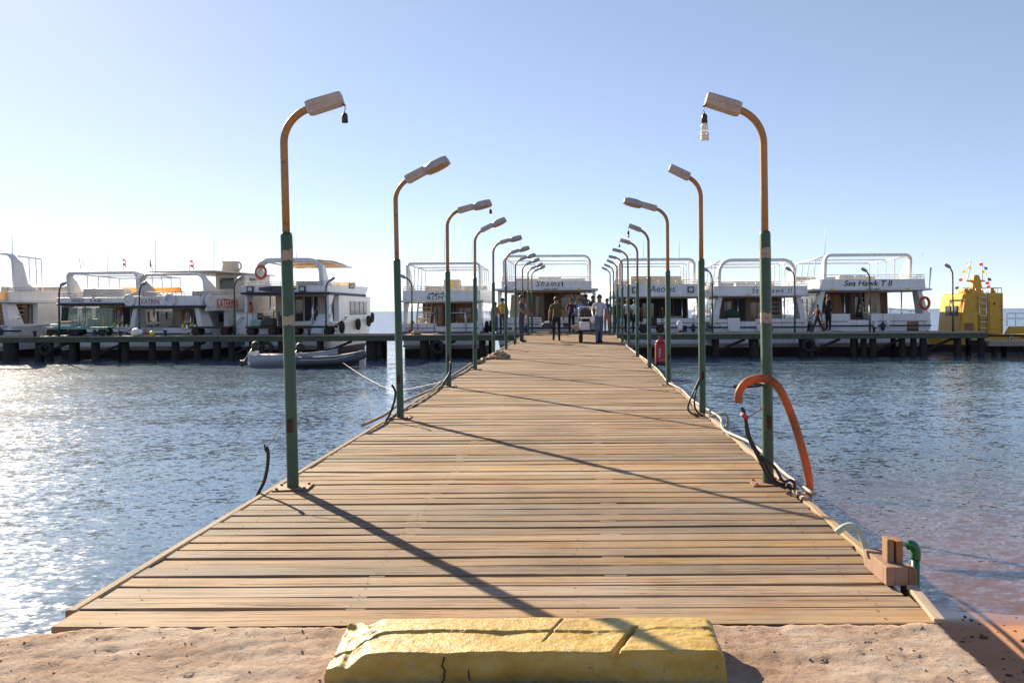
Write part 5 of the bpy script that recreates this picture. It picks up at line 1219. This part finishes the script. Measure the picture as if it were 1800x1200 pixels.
    for s_,nm in ((-1,'r'),(1,'l')):
        pa=J['pa'+nm]; d=(pa-J['wr'+nm]).normalized(); sd_=Vector((0,1,0)); inn=Vector((-s_,0,0))
        for k in range(4):
            b0=pa+sd_*(k-1.5)*.011*H; ln=(.036,.042,.040,.031)[k]*H
            mb.tube([b0,b0+d*ln*.55+inn*.003*H,b0+d*ln+inn*.012*H],[.0055*H,.005*H,.0038*H],6)
        b0=J['wr'+nm].lerp(pa,.5)-sd_*.016*H; mb.tube([b0,b0+d*.018*H-sd_*.014*H,b0+d*.036*H-sd_*.012*H],[.006*H,.0055*H,.004*H],6)
    h=J['hd1']; mb.ell(h+v(0,-.056,-.012),(.008*H,.011*H,.014*H),6,4)
    for s_ in (-1,1): mb.ell(h+v(s_*.052,.004,-.008),(.007*H,.014*H,.018*H),6,4)
    mb.ell(h+v(0,-.049,-.034),(.016*H,.005*H,.004*H),6,4)
    mb.mi=4
    for s_ in (-1,1): mb.ell(h+v(s_*.019,-.0505,.006),(.007*H,.004*H,.004*H),6,4)
    t=mb.build('person',mats); tag(t,label,'person','people on the pier and jetty')
    t.location=(x,y,z); t.rotation_euler=(0,0,rad(face))
    mn=min(q[2] for q in mb.v); t.location.z-=mn
    hb=MB(); hc=J['hd1']+v(0,.010,.012)
    n=12; rows=[]
    for i in range(7):
        th=PI*.62*i/6
        rows.append([hc+Vector((math.sin(th)*math.cos(p)*.055*H,math.sin(th)*math.sin(p)*(.059 if math.sin(p)>0 else .050)*H-(.004*H if math.sin(p)<0 else 0),math.cos(th)*.058*H+(.02*H*max(0,-math.sin(p)) if i==6 else 0))) for p in [2*PI*k/n for k in range(n)]])
    hb.loft(rows,caps=False); hr=hb.build('hair',M['hair'],t); so=hr.modifiers.new('thick','SOLIDIFY'); so.thickness=.006
    return t
W=('shirt_white',(.62,.62,.64)); 
dk=lambda y: dz(y)
person('man in olive shirt walking away down the pier carrying bags',-.83,32.2,dk(32.2),180,1.76,('shirt_olive',(.085,.075,.022)),('trousers_black',(.012,.012,.014)),stride=.28,arms=((.15,.2),(-.1,.15)),sleeve=.55)
person('man in pale polo shirt and jeans pushing the loaded trolley',.80,30.4,dk(30.4),8,1.80,('shirt_pale',(.50,.51,.56)),('jeans_blue',(.10,.13,.20)),stride=.18,arms=((.5,.55),(.15,.3)),lean=.12,sleeve=.6)
person('man in grey shirt standing against the dinghy-side lamp posts',-2.16,31.6,dk(31.6),75,1.80,('shirt_grey',(.075,.078,.085)),('jeans_dark',(.055,.07,.10)),arms=((.35,.9),(.3,.8)),sleeve=.5)
person('man in yellow shirt standing on the jetty before open sky',-3.78,41.4,JZ,200,1.78,('shirt_yellow',(.50,.36,.03)),('jeans_dark',(.055,.07,.10)),arms=((.1,.2),(.1,.2)))
person('person in orange shirt beside the man in yellow',-4.12,41.0,JZ,160,1.58,('shirt_salmon',(.42,.17,.09)),('trousers_grey',(.08,.085,.10)),arms=((.1,.4),(.1,.2)))
person('man in dark red shirt at the far end of the pier',-.30,40.9,dk(40.9),10,1.70,('shirt_maroon',(.07,.018,.028)),('trousers_black',(.012,.012,.014)),arms=((.1,.2),(.1,.1)))
person('man in long blue shirt at the far end of the pier facing the trolley',.14,40.4,dk(40.4),-60,1.72,('shirt_blue',(.20,.30,.55)),('jeans_dark',(.055,.07,.10)),arms=((.3,.5),(.2,.4)),long_sleeve=True)
person('man in pale grey shirt standing higher on the deck beyond the trolley',.48,45.2,.62,170,1.75,('shirt_palegrey',(.22,.24,.27)),('trousers_grey',(.08,.085,.10)))
person('man in brown shirt just behind the trolley pusher',.80,42.6,.42,30,1.82,('shirt_brown',(.12,.05,.025)),('trousers_grey',(.08,.085,.10)))
person('person in teal shirt and shorts behind the far hose-side lamps',1.45,40.2,dk(40.2),20,1.70,('shirt_teal',(.03,.11,.14)),('shorts_orange',(.50,.17,.09)),shorts=True)
person('person in dark clothes between the far hose-side lamp posts',1.98,41.2,JZ,-20,1.68,('shirt_black',(.02,.018,.02)),('jeans_dark',(.055,.07,.10)))
person('man in white shirt on the jetty nearer the dark-clothed person',2.52,41.4,JZ,150,1.70,W,('trousers_black',(.012,.012,.014)))
person('man in white shirt on the jetty nearer the steel-handled trolley',2.92,41.6,JZ,200,1.68,W,('trousers_black',(.012,.012,.014)))
person('man in brown top striding along the jetty before the wide yacht',jx(1437,40.8),40.8,JZ,-75,1.42,('shirt_brown',(.12,.05,.025)),('trousers_brown',(.05,.025,.018)),stride=.38,arms=((.4,.4),(-.3,.2)))
person('man in black jacket behind the striding man before the wide yacht',jx(1456,42.0),42.0,JZ+.05,-60,1.85,('shirt_black',(.02,.018,.02)),('trousers_black',(.012,.012,.014)),long_sleeve=True)
# what they carry
b=thing('travel_bag','dark holdall carried by the man in the olive shirt','bag',(-1.16,32.15,dk(32)+.62))
mb=MB(); mb.loft([[(.26*math.cos(a)*s,yy,.13*math.sin(a)*s) for a in [2*PI*k/12 for k in range(12)]] for yy,s in ((-.22,.6),(-.18,1),(.18,1),(.22,.6))]); mb.build('bag',M['navy'],b)
MB().tube(curve_pts([(-.05,0,.12),(.05,0,.26),(.12,0,.30),(.16,0,.22),(.12,0,.11)]),.014,6).build('strap',M['black'],b); MB().bx(-.12,.06,-.2,.2,.10,.17).build('towel',M['ink_white'],b,.02)
b=thing('camera_bag','small black bag in the other hand of the man in olive','bag',(-.46,32.1,dk(32)+.62)); MB().bx(-.10,.14,-.1,.1,-.06,.10).build('bag',M['black'],b,.03); MB().tube([(-.06,0,.1),(-.02,0,.2),(.04,0,.1)],.01,5).build('handle',M['black'],b)
# the loaded trolley on the pier
t=thing('luggage_trolley','steel trolley loaded with crates and white sacks beside the man in the pale polo','trolley',(.42,31.2,dk(31.2)),0,'luggage trolleys on the pier')
for sx in (-.30,.36):
    for sy in (-.45,.45): wheel(t,(sx,sy,.2),.2,.14,'x')
MB().bx(-.42,.48,-.7,.7,.42,.46).build('platform',M['rust'],t)
for yy in (-.66,.66): MB().tube([(-.38,yy,.46),(-.38,yy,1.28),(-.34,yy,1.34),(.40,yy,1.34),(.44,yy,1.28),(.44,yy,.46)],.028,8).build('end_frame',M['steel'],t)
for yy in (-.66,.66): MB().bx(-.36,.42,yy-.015,yy+.015,.92,.96).build('crossbar',M['steel'],t)
for k,(x0,x1,y0,y1,z0,z1,mm) in enumerate(((-.33,.38,-.55,.55,.98,1.27,'dark_plastic'),(-.34,.05,-.55,.5,.47,.80,'ink_white'),(.08,.40,-.5,.5,.47,.84,'housing_top'),(-.30,.2,-.5,.4,.81,.90,'black'))):
    MB().bx(x0,x1,y0,y1,z0,z1).build('crate',M[mm],t,.04)
MB().ell((.25,-.72,.88),(.22,.14,.17),10,7).build('sack',M['ink_white'],t); MB().bx(-.62,-.40,-.5,-.2,.52,.66).build('box',M['cardboard'],t,.01)
